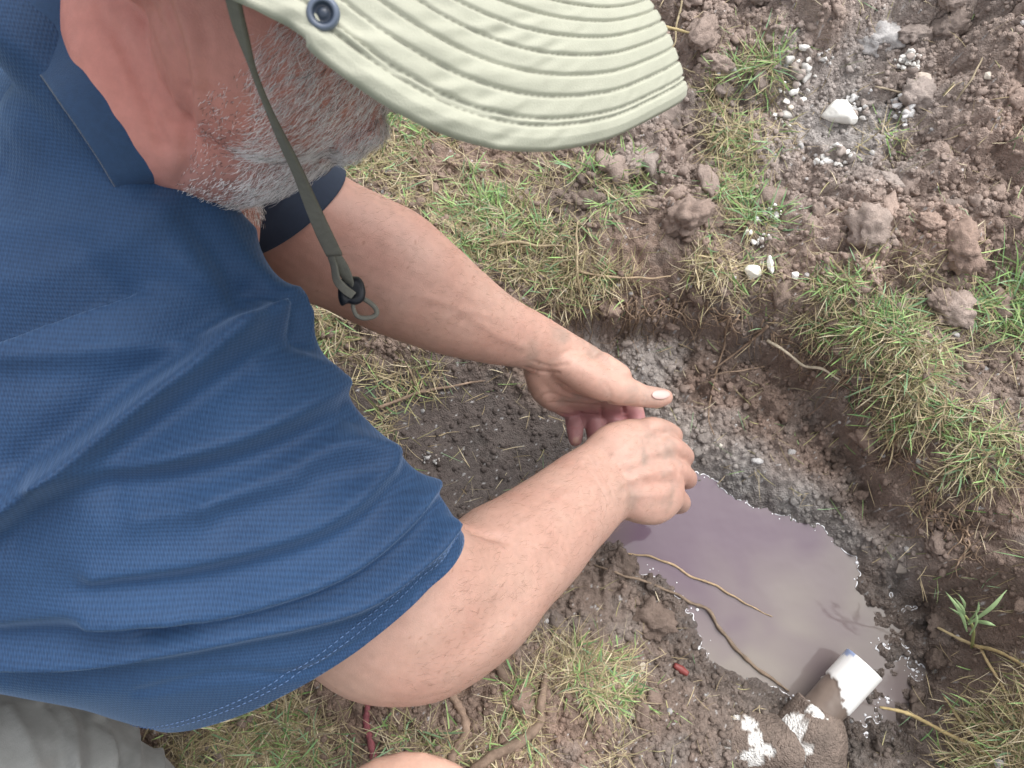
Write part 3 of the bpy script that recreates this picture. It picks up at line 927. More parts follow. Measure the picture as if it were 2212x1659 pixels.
root('straw_stalk', [(1880, 200), (1950, 212), (2000, 215)], [.0013, .0014, .001], (.36, .30, .22), 'thin twig between the white lime lumps on the heap', 'stalk', lift=.008, wob=.003, mat_='straw')
root('straw_stalk', [(2090, 1395), (2130, 1405), (2180, 1432), (2215, 1458)], [.0016, .002, .0018, .0016], (.42, .33, .17), 'tan runner stem at the foot of the green sprig', 'stalk', lift=.014, wob=.002, mat_='straw')
root('straw_stalk', [(2095, 1400), (2060, 1382), (2015, 1360), (1995, 1350)], [.0016, .0018, .0014, .0008], (.43, .35, .2), 'dry side shoot leaning left from the green sprig', 'stalk', lift=.016, wob=.002, mat_='straw')
root('straw_stalk', [(2100, 1400), (2125, 1450), (2160, 1500)], [.0016, .0016, .0012], (.40, .31, .17), 'dry stem hanging down from the green sprig', 'stalk', lift=.012, wob=.002, mat_='straw')
root('straw_stalk', [(2020, 1502), (2050, 1550), (2085, 1590), (2130, 1600)], [.001, .0015, .0016, .001], (.43, .35, .19), 'forked straw at the grass edge below the sprig', 'stalk', lift=.014, wob=.002, mat_='straw')
root('straw_stalk', [(2110, 140), (2085, 190), (2060, 225)], [.0008, .0011, .0008], (.35, .29, .2), 'fine straw lying on the crumbly heap in the upper corner', 'stalk', lift=.006, wob=.002, mat_='straw')

lipc = cr(np.array([(1200, 655), (1330, 665), (1450, 660), (1600, 690), (1740, 752), (1850, 840), (1930, 950), (2020, 1090), (2120, 1190)], float), 200)
rt = []
for k in range(210):
    a_ = lipc[rng.integers(200)] + rng.normal(0, 10, 2)
    st_ = int(rng.integers(4, 9)); dv = np.array([rng.normal(-.25, .6), 1.0]); dv /= np.linalg.norm(dv)
    q_ = [a_]
    for _ in range(st_):
        dv = dv + rng.normal(0, .45, 2); dv /= np.linalg.norm(dv); q_.append(q_[-1] + dv * rng.uniform(9, 20))
    q_ = np.array(q_); g_ = gp(q_[:, 0], q_[:, 1]); g_[:, 2] += np.abs(rng.normal(.004, .004, len(g_)))
    rt.append((g_, np.linspace(rng.uniform(.0005, .0012), .0002, len(g_))))
me = mkmesh('root_hairs', *tubes(rt, n=5, per=4, wob=.003, seed=3)); Vr = verts(me)
colattr(me, np.clip(np.array([.30, .215, .15]) * (1 + 1.0 * fbm3(Vr * 60, 2, 5))[:, None], .03, .6))
tag(link('root_hairs', me, M['root']), 'fine grass roots hanging from the cut turf down the hole wall', 'roots', kind='stuff')

# green sprig: stem > leaves
sp = gp([2098], [1398])[0]
tp_ = P(2085, 1330, .80)
sg = empty('grass_sprig', sp, 'green leafy sprig standing at the lower right edge of the hole', 'plant')
me = mkmesh('stem', *tubes([([sp, sp * .5 + tp_ * .5 + [.0, .004, .01], tp_], [.0018, .0016, .001])], n=7)); colattr(me, np.tile([[.28, .30, .12]], (len(me.vertices), 1)))
link('stem', me, M['grass'], sg)
for bx, by, ex, ey, w in ((2090, 1365, 2042, 1277, .0042), (2088, 1350, 2050, 1312, .003), (2092, 1350, 2175, 1275, .0048), (2090, 1345, 2115, 1300, .0035), (2094, 1340, 2150, 1352, .004), (2085, 1345, 2060, 1290, .003), (2095, 1372, 2108, 1318, .003), (2080, 1330, 2070, 1282, .003)):
    a_ = P(bx, by, .815); b_ = P(ex, ey, .79 + random.uniform(-.01, .015)); mid = (a_ + b_) / 2 + np.array([0, 0, .008])
    c_ = cr(np.array([a_, mid, b_]), 9); t = unit(b_ - a_); sdv = unit(np.cross(t, AD)); up = unit(np.cross(sdv, t))
    wv_ = w * np.sin(np.linspace(.35, np.pi - .03, 9))[:, None] * .5
    fold = up * .0007
    V = np.concatenate([c_ + sdv * wv_ + fold, c_ - fold * .6, c_ - sdv * wv_ + fold]); k = np.arange(8)
    Qs = np.concatenate([np.stack([k, k + 1, k + 10, k + 9], -1), np.stack([k + 9, k + 10, k + 19, k + 18], -1)])
    me = mkmesh('leaf', V, Qs); colattr(me, np.tile(np.array([[.22, .31, .15]]) * random.uniform(.8, 1.25), (len(V), 1)))
    link('leaf', me, M['grass'], sg)

# ------------------------------------------------------------------ stones and lime lumps


def lump(u, v, r_px, col, label, squash=(1, 1), seed=0, n=30):
    rg = np.random.default_rng(seed)
    c = gp([u], [v])[0]; d = proj(c[None])[0, 2]; r = r_px * d / F
    V, T = ico(2); parts = []; cols = []
    for k in range(n):
        a = rg.uniform(0, 6.28); q = math.sqrt(rg.uniform(0, 1)) * r
        px_, py_ = c[0] + q * math.cos(a) * squash[0], c[1] + q * math.sin(a) * squash[1]
        rr = r * rg.uniform(.10, .40) * (1.25 - .7 * q / r)
        w = V * (1 + 1.3 * fbm3(V * 1.6 + k * 3.1 + seed, 2, k)[:, None])
        for _ in range(5):
            nn_ = unit(rg.normal(size=3)); w = w - np.clip(w @ nn_ - rg.uniform(.4, .75), 0, 9)[:, None] * nn_
        w = w * rr * np.array([rg.uniform(.7, 1.4), 1, .8])
        parts.append((w + np.array([px_, py_, float(zl(px_, py_)) + rr * .6 + .0012 + r * .42 * max(0, 1 - q / r)]), None, T))
        cc = np.array(col) * rg.uniform(.6, 1.1) if rg.uniform() < .72 else np.array([.34, .29, .26])
        cols.append(np.clip(cc[None] * (1 + .9 * fbm3(w * 260, 2, k))[:, None], .1, .9))
    me = mkmesh('lime_lump', *join(parts)); colattr(me, np.clip(np.vstack(cols), .02, .9))
    return tag(link('lime_lump', me, M['stone'], recenter=True), label, 'lime lump')


def stone(name, u, v, r_px, col, label, cat, squash=(1, 1, .7), seed=0, crumb=0.0, facet=.5, group=None, sink=.2):
    if crumb:
        return lump(u, v, r_px * 1.35, col, label, squash[:2], seed, 34 if r_px > 18 else 20)
    c = gp([u], [v])[0]; d = proj(c[None])[0, 2]; r = r_px * d / F
    V, T = ico(4)
    q = V * (1 + facet * fbm3(V * 1.3 + seed * 9.1, 2, seed)[:, None] + .12 * fbm3(V * 5 + seed, 3, seed + 3)[:, None])
    rg = np.random.default_rng(seed + 100)
    for k in range(int(4 + facet * 14)):
        nrm = unit(rg.normal(size=3)); h_ = q @ nrm - rg.uniform(.62, .85); q = q - np.clip(h_, 0, 9)[:, None] * nrm * .93
    q = q * r * np.array(squash)
    ca, sa = math.cos(seed * 1.7), math.sin(seed * 1.7)
    q = np.stack([q[:, 0] * ca - q[:, 1] * sa, q[:, 0] * sa + q[:, 1] * ca, q[:, 2]], 1)
    q = q + c + np.array([0, 0, r * squash[2] * (1 - sink) - .001])
    me = mkmesh(name, q, None, T)
    cc = np.array(col)[None] * (1 + .25 * fbm3(q * 160, 3, seed))[:, None]
    dirt = sstep(.08, .3, fbm3(q * 70 + 3, 3, seed + 9))[:, None] * .25
    colattr(me, np.clip(cc * (1 - dirt) + dirt * np.array([.2, .16, .14]), .02, .9))
    return tag(link(name, me, M['stone'], recenter=True), label, cat, group)


WH = (.80, .78, .74)
stone('white_stone', 1806, 256, 38, (.86, .85, .80), 'biggest white stone, angular, lying on the soil heap', 'stone', (1, .95, .7), 3, facet=.9)
stone('lime_lump', 1716, 178, 34, WH, 'crumbly white lime lump beside the green tuft on the heap', 'lime lump', (.9, 1.05, .5), 5, crumb=.9)
stone('lime_lump', 1853, 226, 22, (.62, .61, .6), 'greyish lime lump just right of the biggest white stone', 'lime lump', (.8, 1.2, .5), 7, crumb=.9)
stone('lime_lump', 1943, 235, 24, (.72, .71, .7), 'tall crumbly lime lump against the soil heap', 'lime lump', (.7, 1.3, .6), 9, crumb=.9)
stone('lime_lump', 1797, 346, 22, WH, 'flat crumbly lime lump below the biggest white stone', 'lime lump', (1.2, .8, .5), 11, crumb=.9)
stone('lime_lump', 1954, 138, 20, (.7, .68, .64), 'lime lump half buried at the foot of the upper heap', 'lime lump', (1, 1, .6), 13, crumb=.7)
stone('white_stone', 1624, 593, 19, (.78, .76, .66), 'round cream stone in the turf at the hole rim', 'stone', (1, .95, .75), 15, facet=.4)
stone('white_stone', 1661, 577, 15, WH, 'narrow upright white stone beside the cream stone', 'stone', (.6, 1.6, .6), 0, facet=.5)
stone('white_stone', 1715, 598, 10, WH, 'small white stone in grass right of the cream stone', 'stone', (1, 1, .7), 19)
stone('white_stone', 1640, 525, 14, WH, 'white chip in the soil above the cream stone', 'stone', (1.2, .8, .6), 21, crumb=.6)
stone('lime_lump', 1655, 467, 18, WH, 'small lime lump at the right of the brightest tuft', 'lime lump', (1.2, .8, .5), 23, crumb=.9)
stone('white_stone', 1616, 503, 9, WH, 'little white pebble under the brightest tuft', 'stone', (1, 1, .7), 25)
stone('cream_pebble', 2132, 168, 10, (.6, .54, .46), 'cream pebble on the heap near the upper corner', 'pebble', (1, 1.2, .7), 27)
stone('cream_pebble', 1993, 176, 16, (.5, .43, .37), 'pinkish flat pebble beside the upper lime lump', 'pebble', (1.1, .9, .6), 29)
stone('white_stone', 1696, 222, 8, WH, 'white pebble just under the lime lump by the tuft', 'stone', (1, 1, .7), 31)
stone('white_stone', 1706, 236, 7, (.65, .58, .5), 'beige pebble next to the white pebble by the tuft', 'stone', (1, 1, .7), 33)
stone('white_stone', 1864, 258, 7, WH, 'slim white chip below the greyish lime lump', 'stone', (1.6, .7, .7), 35)
stone('lime_lump', 1780, 130, 14, (.6, .58, .56), 'faint lime patch above the crumbly lime lump', 'lime lump', (1.3, .8, .4), 37, crumb=.8)
stone('lime_lump', 1690, 262, 16, (.6, .58, .54), 'scattered lime crumbs beside the straw tuft', 'lime lump', (1.5, .7, .4), 39, crumb=.9)
stone('flat_pebble', 1945, 1228, 15, (.19, .165, .145), 'flat round brown pebble on the grey clay by the water', 'pebble', (1.1, .9, .35), 41, facet=.2)
stone('shell', 2150, 1648, 12, (.42, .41, .4), 'grey snail shell in the grass at the bottom corner', 'shell', (1, 1, .8), 43, facet=.15)
stone('pale_chip', 1387, 1440, 8, (.5, .44, .36), 'pale chip in the mud by the red scrap', 'stone', (1.2, .8, .5), 45)
stone('white_stone', 1555, 963, 5, (.7, .66, .58), 'tiny white grit in the hole wall right of the fist', 'stone', (1, 1, .8), 47)
stone('lime_lump', 930, 990, 12, (.42, .41, .40), 'grey lime smear in the dark mud below the twig', 'lime lump', (1.3, .8, .25), 49, crumb=.8)
me = mkmesh('red_scrap', *tubes([(gp([1455, 1470, 1484], [1436, 1446, 1456], .003), [.003, .005, .003])], n=8, per=5)); link_o = link('red_scrap', me, M['red'], recenter=True)
tag(link_o, 'small red plastic scrap half sunk in the near bank', 'scrap')

# ------------------------------------------------------------------ pipe
e0 = at_z(1868, 1434, -.088); e1 = P(1660, 1660, proj(e0[None])[0, 2] - .005)
ax = unit(e1 - e0)
sdv = unit(np.cross(ax, AD)); upv = unit(np.cross(sdv, ax))
pipe = empty('water_pipe', e0 * .5 + e1 * .5 - [0, 0, .03], 'white plastic pipe with a muddy fitting at the edge of the water', 'pipe')


def rev(prof, n=56):
    """surface of revolution along the pipe axis: rows (distance, radius)"""
    a = np.linspace(0, 2 * np.pi, n, endpoint=False)
    V = np.concatenate([e0 + ax * s + (np.cos(a)[:, None] * sdv + np.sin(a)[:, None] * upv) * r for s, r in prof])
    k = len(prof); i = np.arange(k - 1)[:, None] * n + np.arange(n)[None]; j = np.arange(k - 1)[:, None] * n + (np.arange(n)[None] + 1) % n
    return V, np.stack([i, j, j + n, i + n], -1).reshape(-1, 4), None


rp_ = .0232
prof = [(.10, rp_ - .003), (.002, rp_ - .003), (0, rp_ - .002), (0, rp_ - .0006), (.0008, rp_)] + [(s_, rp_) for s_ in np.linspace(.003, .12, 60)]
V, Q_, _ = rev(prof, 72)
me = mkmesh('pipe', V, Q_)
rel = V - e0; sx = rel @ ax; sy = rel @ sdv; sz = rel @ upv
nz = fbm3(V * 60, 4, 3)
mudm = sstep(.0450, .0468, sx + .027 * nz + .016 * fbm3(V * 190, 3, 77) + .35 * (sy > 0) * sy * -1 + .25 * np.clip(-sy, 0, 1))[:, None]
blue = (sstep(.0095, .006, sx + .030 * fbm3(V * 95, 3, 9)) * (sz > -.01))[:, None]
cc = np.tile([[.82, .82, .80]], (len(V), 1))
cc = cc * (1 - .85 * blue) + .85 * blue * np.array([.19, .28, .52])
cc = cc * (1 - mudm) + mudm * np.array([.180, .140, .116]) * (1 + .7 * nz[:, None])
hole_ = (np.hypot(sx - .0125, sy + .009) < .0017)[:, None] & (sz > 0)[:, None]
cc = np.where(hole_, [.10, .08, .07], cc)
colattr(me, np.clip(cc, .01, .9)); setverts(me, V + normals(me) * (mudm * (.0006 + .0022 * (nz[:, None] + .3))))
link('pipe', me, M['plastic'], pipe)


def muddy(name, V, Q_, T_, white, amt=.003, thr=(.1, .16)):
    me = mkmesh(name, V, Q_, T_)
    V = verts(me); N = normals(me)
    nz = fbm3(V * 40, 4, 17); nf = fbm3(V * 130, 3, 19)
    w = np.zeros(len(V))
    pv = proj(V)
    for u, v, r in white:
        w = np.maximum(w, np.exp(-(np.hypot(pv[:, 0] - u, pv[:, 1] - v) / (1.35 * r)) ** 2))
    wm_ = sstep(.42, .50, w + 1.9 * nf + .5 * nz) * (w > .15)
    setverts(me, V + N * ((1 - wm_) * (.0012 + amt * .55 * (nz + .3) + .0022 * nf + .0016 * fbm3(V * 300, 2, 23)))[:, None])
    c = (np.array([.180, .140, .116]) * (1 + .7 * nz + .7 * nf)[:, None]) * (1 - wm_[:, None]) + wm_[:, None] * np.array([.80, .79, .76])
    colattr(me, np.clip(c, .01, .9)); fattr(me, 'rough', np.where(wm_ > .5, .4, .75))
    return link(name, me, M['mudpipe'], pipe)


s0 = .072
prof = [(s0, rp_)] + [(s0 + .001, .0300), (s0 + .003, .0315)] + [(s_, .0318) for s_ in np.linspace(s0 + .006, .20, 70)] + [(.202, .02)]
V, Q_, _ = rev(prof, 72)
muddy('socket', V, Q_, None, [(1768, 1538, 17), (1752, 1530, 10), (1828, 1530, 10), (1712, 1568, 16), (1722, 1600, 16)], .003)
# tee branch of the fitting lying towards the left
b0_ = P(1700, 1615, proj(e1[None])[0, 2] - .004) - AD * 0; b1 = P(1560, 1590, proj(e1[None])[0, 2] + .020)
V, Q_, T_ = limb([(b0_, .030), (b0_ * .5 + b1 * .5, .0315), (b1, .030)], per=24, n=56)
muddy('tee_branch', V, Q_, T_, [(1572, 1548, 12), (1592, 1543, 9), (1618, 1562, 11), (1560, 1586, 8), (1572, 1602, 7), (1638, 1600, 13), (1646, 1624, 16), (1620, 1648, 20), (1590, 1652, 14)], .004)
b2 = P(1752, 1588, proj(e1[None])[0, 2] - .002); b3 = P(1722, 1820, proj(e1[None])[0, 2] + .01)
V, Q_, T_ = limb([(b2, .036), (b2 * .6 + b3 * .4, .0395), (b3, .040)], per=24, n=72)
muddy('elbow', V, Q_, T_, [(1722, 1568, 15), (1700, 1572, 10), (1718, 1595, 16), (1728, 1618, 14), (1712, 1640, 18), (1690, 1652, 22), (1668, 1658, 20)], .004)

# ------------------------------------------------------------------ the man
man = empty('person', P(60, 1500, .62), 'kneeling man in blue shirt and sage sun hat reaching into the muddy hole', 'person')

SKIN = np.array([.44, .268, .213])
midS = np.array([-.245, .145, .57]); aS = np.array([-.8, -.6, .0]); wS = np.array([-.47, .64, .61]); nS = np.array([-.37, .49, -.79])


def c3(q): return Cc(*q)


def cv(q): return AX * q[0] + AU * q[1] + AD * q[2]


def torso(rows, n=40):
    C_ = np.array([c3(midS + aS * s + nS * o) for s, w, t, o in rows]); W = np.array([cv(wS) * w for s, w, t, o in rows]); T = np.array([cv(nS) * t for s, w, t, o in rows])
    k = (len(rows) - 1) * 8 + 1
    return ringmesh(cr(C_, k), cr(W, k), cr(T, k), n, 2.4)


rarm = [((520, 760), (260, 1060), .51, .7), ((690, 940), (450, 1220), .525, .7), ((850, 1040), (600, 1380), .55, .75), ((955, 1105), (725, 1485), .575, .8), ((990, 1125), (890, 1503), .60, .85),
        ((1000, 1125), (1062, 1428), .63, .9), ((1020, 1100), (1165, 1328), .66, .9), ((1060, 1080), (1222, 1272), .69, .9), ((1130, 1040), (1275, 1203), .73, .9), ((1205, 992), (1322, 1148), .77, .8),
        ((1258, 960), (1345, 1122), .797, .68)]
rhand = [((1258, 960), (1345, 1122), .797, .62), ((1300, 922), (1392, 1134), .803, .5), ((1345, 906), (1432, 1130), .812, .42), ((1392, 905), (1468, 1098), .822, .38), ((1420, 925), (1470, 1060), .832, .4)]
larm = [((470, 120), (250, 330), .64, .9), ((600, 240), (380, 450), .65, .9), ((735, 372), (515, 545), .66, .9), ((830, 425), (622, 632), .67, .9), ((900, 460), (705, 668), .68, .9), ((960, 508), (805, 715), .69, .9),
        ((1040, 585), (925, 756), .72, .88), ((1110, 642), (1032, 781), .75, .85), ((1180, 684), (1113, 793), .775, .8), ((1232, 716), (1140, 800), .79, .72)]
lhand = [((1232, 716), (1140, 800), .79, .66), ((1300, 758), (1146, 826), .805, .42), ((1345, 800), (1166, 856), .83, .34), ((1375, 848), (1200, 884), .858, .28), ((1388, 872), (1220, 896), .872, .26), ((1390, 882), (1222, 908), .876, .22)]


def RL(rows, per=6, n=32):
    return loft([(P(*a, d), P(*b, d), t) for a, b, d, t in rows], per, n)


qf = unit(cv(np.array([.85, -.5, -.1]))); qu = unit(cv(np.array([.42, .78, -.46]))); qu = unit(qu - qf * (qu @ qf)); qr = np.cross(qf, qu)
if qr @ AD > 0: qr = -qr
q0 = Cc(-.1247, .2355, .40)


def HQ(f, r, u): return q0 + qf * f + qr * r + qu * u


def Hd(c, f, u, r): return c + hf * f + hu * u + hr * r


hf = cv(np.array([.65, -.57, .5])); hf = unit(hf)
hu = unit(cv(np.array([.66, .74, 0.0]))); hu = unit(hu - hf * (hu @ hf)); hr = np.cross(hf, hu)
if hr @ AD > 0: hr = -hr
hc = P(632, -225, .385)
neck = [((80, 20), (250, 400), .52, .40), ((220, -60), (350, 450), .49, .52), ((330, -190), (420, 445), .455, .75), ((450, -220), (500, 440), .45, .72), ((560, -220), (600, 412), .45, .7), ((680, -180), (715, 342), .45, .66), ((765, -110), (785, 278), .45, .6), ((805, -40), (832, 215), .45, .5)]
parts = [torso([(-.07, .05, .05, .05), (-.03, .10, .08, .03), (.03, .15, .075, -.01), (.10, .155, .08, -.01), (.2, .15, .09, 0), (.35, .15, .09, 0), (.52, .15, .09, 0)]),
         RL(rarm), RL(rhand), RL(larm), RL(lhand), RL(neck)]
# head
parts.append(ball(HQ(.048, 0, .045), np.array([qf * .090, qu * .088, qr * .072])))
parts.append(limb([(Hd(hc, -.03, -.03, 0), .062), (Hd(hc, -.01, .02, 0), .064), (HQ(.04, 0, .03), .066)]))
parts.append(ball(Hd(hc, .035, -.045, 0), np.array([hf * .062, hu * .07, hr * .056])))
parts.append(limb([(Hd(hc, .085, .02, 0), .012), (Hd(hc, .108, -.012, 0), .013), (Hd(hc, .100, -.026, 0), .012)]))
for s_ in (-1, 1):
    parts.append(limb([(Hd(hc, .088, .032, s_ * .012), .011), (Hd(hc, .078, .036, s_ * .045), .011)]))
    parts.append(limb([(Hd(hc, .095, -.028, s_ * .006), .008), (Hd(hc, .092, -.026, s_ * .015), .008)]))
    parts.append(ball(Hd(hc, -.005, -.005, s_ * .076), np.array([hf * .02, hu * .034, hr * .009]), 3))
parts.append(limb([(Hd(hc, .092, -.056, -.022), .008), (Hd(hc, .098, -.055, 0), .009), (Hd(hc, .092, -.056, .022), .008)]))
parts.append(limb([(Hd(hc, .090, -.068, -.02), .008), (Hd(hc, .095, -.069, 0), .0095), (Hd(hc, .090, -.068, .02), .008)]))
# left hand: thenar, thumb and fingers
parts += [L([(1215, 785, .788, 36), (1268, 812, .792, 40), (1318, 836, .798, 37), (1358, 847, .803, 31), (1390, 856, .808, 25), (1418, 859, .811, 24), (1436, 858, .813, 19)]),
          L([(1300, 785, .80, 26), (1338, 812, .80, 27)]),
          L([(1160, 800, .80, 30), (1180, 845, .825, 32), (1222, 878, .855, 24)]),
          L([(1230, 872, .867, 21), (1239, 900, .866, 20), (1242, 930, .858, 19), (1243, 950, .852, 15)]),
          L([(1270, 870, .873, 22), (1281, 905, .872, 21.5), (1289, 945, .862, 20), (1300, 975, .855, 16)]),
          L([(1315, 868, .876, 23), (1326, 905, .876, 22.5), (1338, 945, .870, 20), (1350, 975, .862, 16)]),
          L([(1360, 866, .874, 22), (1372, 897, .878, 22), (1376, 930, .874, 20), (1368, 960, .866, 16)])]
# right hand: bent fingers and thumb
for kx, ky, mx_, my_, ex_, ey_ in ((1412, 922, 1452, 940, 1425, 955), (1444, 962, 1478, 985, 1445, 1000), (1456, 1012, 1484, 1032, 1450, 1045), (1448, 1068, 1470, 1085, 1440, 1095)):
    parts.append(L([(kx - 40, ky + 5, .815, 20), (kx, ky, .818, 23), (mx_, my_, .845, 22), (mx_ - 8, my_ + 6, .868, 20), (ex_, ey_, .882, 19), (ex_ - 30, ey_ + 4, .872, 16)]))
parts.append(L([(1300, 965, .825, 30), (1345, 940, .845, 26), (1392, 935, .862, 22), (1425, 942, .872, 17)]))
body = fuse(parts, .0021, 5)
tb = bvh(body)
sculpt(body, tb, [
    ([(320, 0), (372, 110), (392, 220), (396, 320)], -.0012, .003), ([(212, 20), (262, 110), (318, 230), (350, 320)], -.0012, .003), ([(430, 30), (448, 140), (446, 240)], -.0012, .0035), ([(500, 30), (512, 110), (505, 180)], -.0009, .003), ([(395, 190), (430, 200), (460, 196)], -.0006, .002), ([(402, 262), (440, 270)], -.0006, .002),
    # neck folds
    ([(359, -5), (393, 102), (407, 205), (411, 273), (408, 355), (388, 398)], -.0028, .0035), ([(372, 0), (410, 120), (425, 230), (424, 330)], .0016, .005),
    ([(256, 68), (307, 188), (350, 307)], -.0018, .004), ([(300, 0), (345, 130), (375, 260)], -.0010, .003), ([(470, 20), (480, 120), (470, 210)], -.0010, .004), ([(440, 10), (450, 90)], -.0008, .003),
    # left wrist creases, palm lines, thumb joint
    ([(1134, 793), (1165, 803), (1206, 806)], -.0020, .0016), ([(1150, 780), (1190, 792), (1225, 787)], -.0009, .0016), ([(1204, 832), (1222, 848), (1266, 862), (1320, 872)], -.0032, .0022),
    ([(1310, 832), (1318, 850), (1316, 868)], -.0008, .0012), ([(1385, 840), (1389, 856), (1386, 870)], -.0010, .0012), ([(1393, 842), (1397, 858), (1395, 870)], -.0008, .0012),
    ([(1212, 893), (1240, 899), (1262, 896)], -.0016, .0014), ([(1255, 893), (1290, 896)], -.0014, .0013), ([(1228, 921), (1257, 921)], -.0014, .0013), 
    ([(1160, 860), (1190, 850), (1230, 862)], -.0012, .002), ([(1190, 870), (1240, 872), (1300, 876)], -.0014, .002),
    ([(1255, 890), (1261, 915), (1263, 930)], -.0030, .0016), ([(1300, 882), (1303, 904)], -.0030, .0016), ([(1347, 880), (1349, 892)], -.0030, .0016),
    # tendons on the right hand back, knuckle dips
    ([(1320, 985), (1405, 930)], .0012, .006), ([(1330, 1010), (1440, 968)], .0014, .005), ([(1340, 1040), (1452, 1015)], .0013, .005), ([(1350, 1070), (1440, 1068)], .0012, .005),
    ([(1405, 925), (1432, 950)], .0012, .004), ([(1436, 962), (1458, 985)], .0012, .004), ([(1446, 1012), (1464, 1034)], .0012, .004), ([(1262, 1000), (1290, 1040), (1318, 1090)], -.0010, .002), ([(1275, 985), (1305, 1030), (1332, 1085)], -.0008, .002), ([(1380, 950), (1430, 945)], -.0018, .005), ([(1400, 992), (1455, 992)], -.0014, .005), ([(1400, 1045), (1455, 1042)], -.0014, .005),
    # right forearm: crook of the elbow and muscle groove
    ([(992, 1128), (1010, 1140), (1050, 1155), (1085, 1165)], -.0035, .006), ([(1040, 1380), (1120, 1290), (1190, 1210)], -.0022, .014), ([(900, 1440), (1000, 1390), (1080, 1310)], -.0018, .016),
    ([(820, 560), (900, 620), (1000, 680)], -.0012, .018),
    ([(900, 640), (980, 660), (1060, 715), (1130, 750)], .0007, .004), ([(960, 690), (1010, 672), (1080, 690)], .0006, .0035), ([(1060, 1180), (1130, 1130), (1220, 1070), (1290, 1030)], .0008, .004), ([(1150, 1200), (1210, 1140), (1270, 1105)], .0007, .004),
    ([(1290, 1000), (1350, 985), (1400, 968)], .0008, .003), ([(1310, 1060), (1370, 1035), (1410, 1018)], .0008, .003),
])
V = verts(body); N = normals(body); pv = proj(V)
setverts(body, V + N * ((.0016 - .0012 * np.exp(-(np.linalg.norm(V - P(420, 150, .42), axis=1) / .12) ** 2)) * fbm3(V * 22, 2, 3) + .0005 * fbm3(V * 90, 2, 4))[:, None])
c = np.tile(SKIN, (len(V), 1))
nkw = np.exp(-(np.linalg.norm(V - P(420, 150, .42), axis=1) / .15) ** 2)[:, None]
c = c * (1 - nkw) + nkw * np.array([.56, .225, .185])
blotch = fbm3(V * 28, 3, 31)[:, None]
c = c * (1 + .26 * blotch * np.array([.35, 1.0, 1.1]))
palm = np.exp(-(segdist(V, np.array([P(1200, 880, .86), P(1340, 885, .87)])) / .028) ** 2)[:, None]
fing = np.exp(-(segdist(V, np.array([P(1240, 930, .86), P(1370, 940, .87)])) / .03) ** 2)[:, None] * (pv[:, 1] > 885)[:, None] * (pv[:, 2] > .846)[:, None]
pk = np.clip(palm * .85 + fing * .95, 0, 1)
c = c * (1 - pk) + pk * np.array([.36, .165, .175])
hand = np.exp(-(segdist(V, np.array([P(1230, 770, .80), P(1350, 830, .80)])) / .05) ** 2)[:, None]
c = c * (1 - .5 * hand) + .5 * hand * np.array([.52, .32, .25])
dust = sstep(-.02, .28, fbm3(V * 45, 4, 41))[:, None] * np.exp(-(segdist(V, np.array([P(1200, 790, .79), P(1330, 830, .80), P(1400, 1030, .80)])) / .06) ** 2)[:, None]
c = c * (1 - .72 * dust) + .72 * dust * np.array([.24, .195, .16])
frk = (vn3(V * 300, 51) > .44)[:, None] * (pv[:, 0] > 680)[:, None] * .5
c = c * (1 - frk) + frk * np.array([.22, .10, .06])
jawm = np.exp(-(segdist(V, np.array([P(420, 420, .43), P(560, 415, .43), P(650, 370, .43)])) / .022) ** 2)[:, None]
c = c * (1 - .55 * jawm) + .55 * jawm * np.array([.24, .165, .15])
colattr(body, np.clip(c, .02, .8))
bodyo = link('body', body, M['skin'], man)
tb = bvh(body)
# thumb nail and eyes
nv = []
for i in range(9):
    for j in range(7):
        a_ = i / 8; b_ = j / 6 - .5
        hw = 9.8 * (1 - .45 * abs(2 * a_ - 1) ** 4)
        u_ = 1411 + 31 * a_ + 6 * (1 - (2 * b_) ** 2) * (1 if a_ > .5 else -.6); v_ = 853 - 1 * a_ + 2 * hw * b_
        h = tb.ray_cast(Vector(CAM), Vector(unit(P(u_, v_, 1) - CAM)))
        q = np.array(h[0]) if h[0] is not None and abs(proj(np.array(h[0])[None])[0, 2] - .80) < .02 else P(u_, v_, .80)
        nv.append(q)
nv = np.array(nv).reshape(9, 7, 3)
nv = nv - AD * .0011
idx = np.arange(63).reshape(9, 7)
nme = evaluated(mkmesh('fingernail', nv.reshape(-1, 3), np.stack([idx[:-1, :-1], idx[:-1, 1:], idx[1:, 1:], idx[1:, :-1]], -1).reshape(-1, 4)),
                [('SOLIDIFY', dict(thickness=.0009, offset=0)), ('SUBSURF', dict(levels=1, render_levels=1))])
link('fingernail', nme, M['nail'], bodyo)
eyem = mat('eye_white', (.7, .68, .65), rough=.2)
for s_ in (-1, 1):
    V, Q_, T_ = ball(Hd(hc, .079, .014, s_ * .031), np.eye(3) * .0125, 3)
    link('eye', mkmesh('eye', V, Q_, T_), eyem, bodyo)

# fine hairs on the forearms come with the beard sampling below
# beard: many fine tapered hairs over cheek, jaw and throat


def inpoly(px_, poly):
    x_, y_ = px_[:, 0], px_[:, 1]; ins = np.zeros(len(px_), bool); j = len(poly) - 1
    for i in range(len(poly)):
        xi, yi = poly[i]; xj, yj = poly[j]
        ins ^= ((yi > y_) != (yj > y_)) & (x_ < (xj - xi) * (y_ - yi) / (yj - yi + 1e-9) + xi); j = i
    return ins


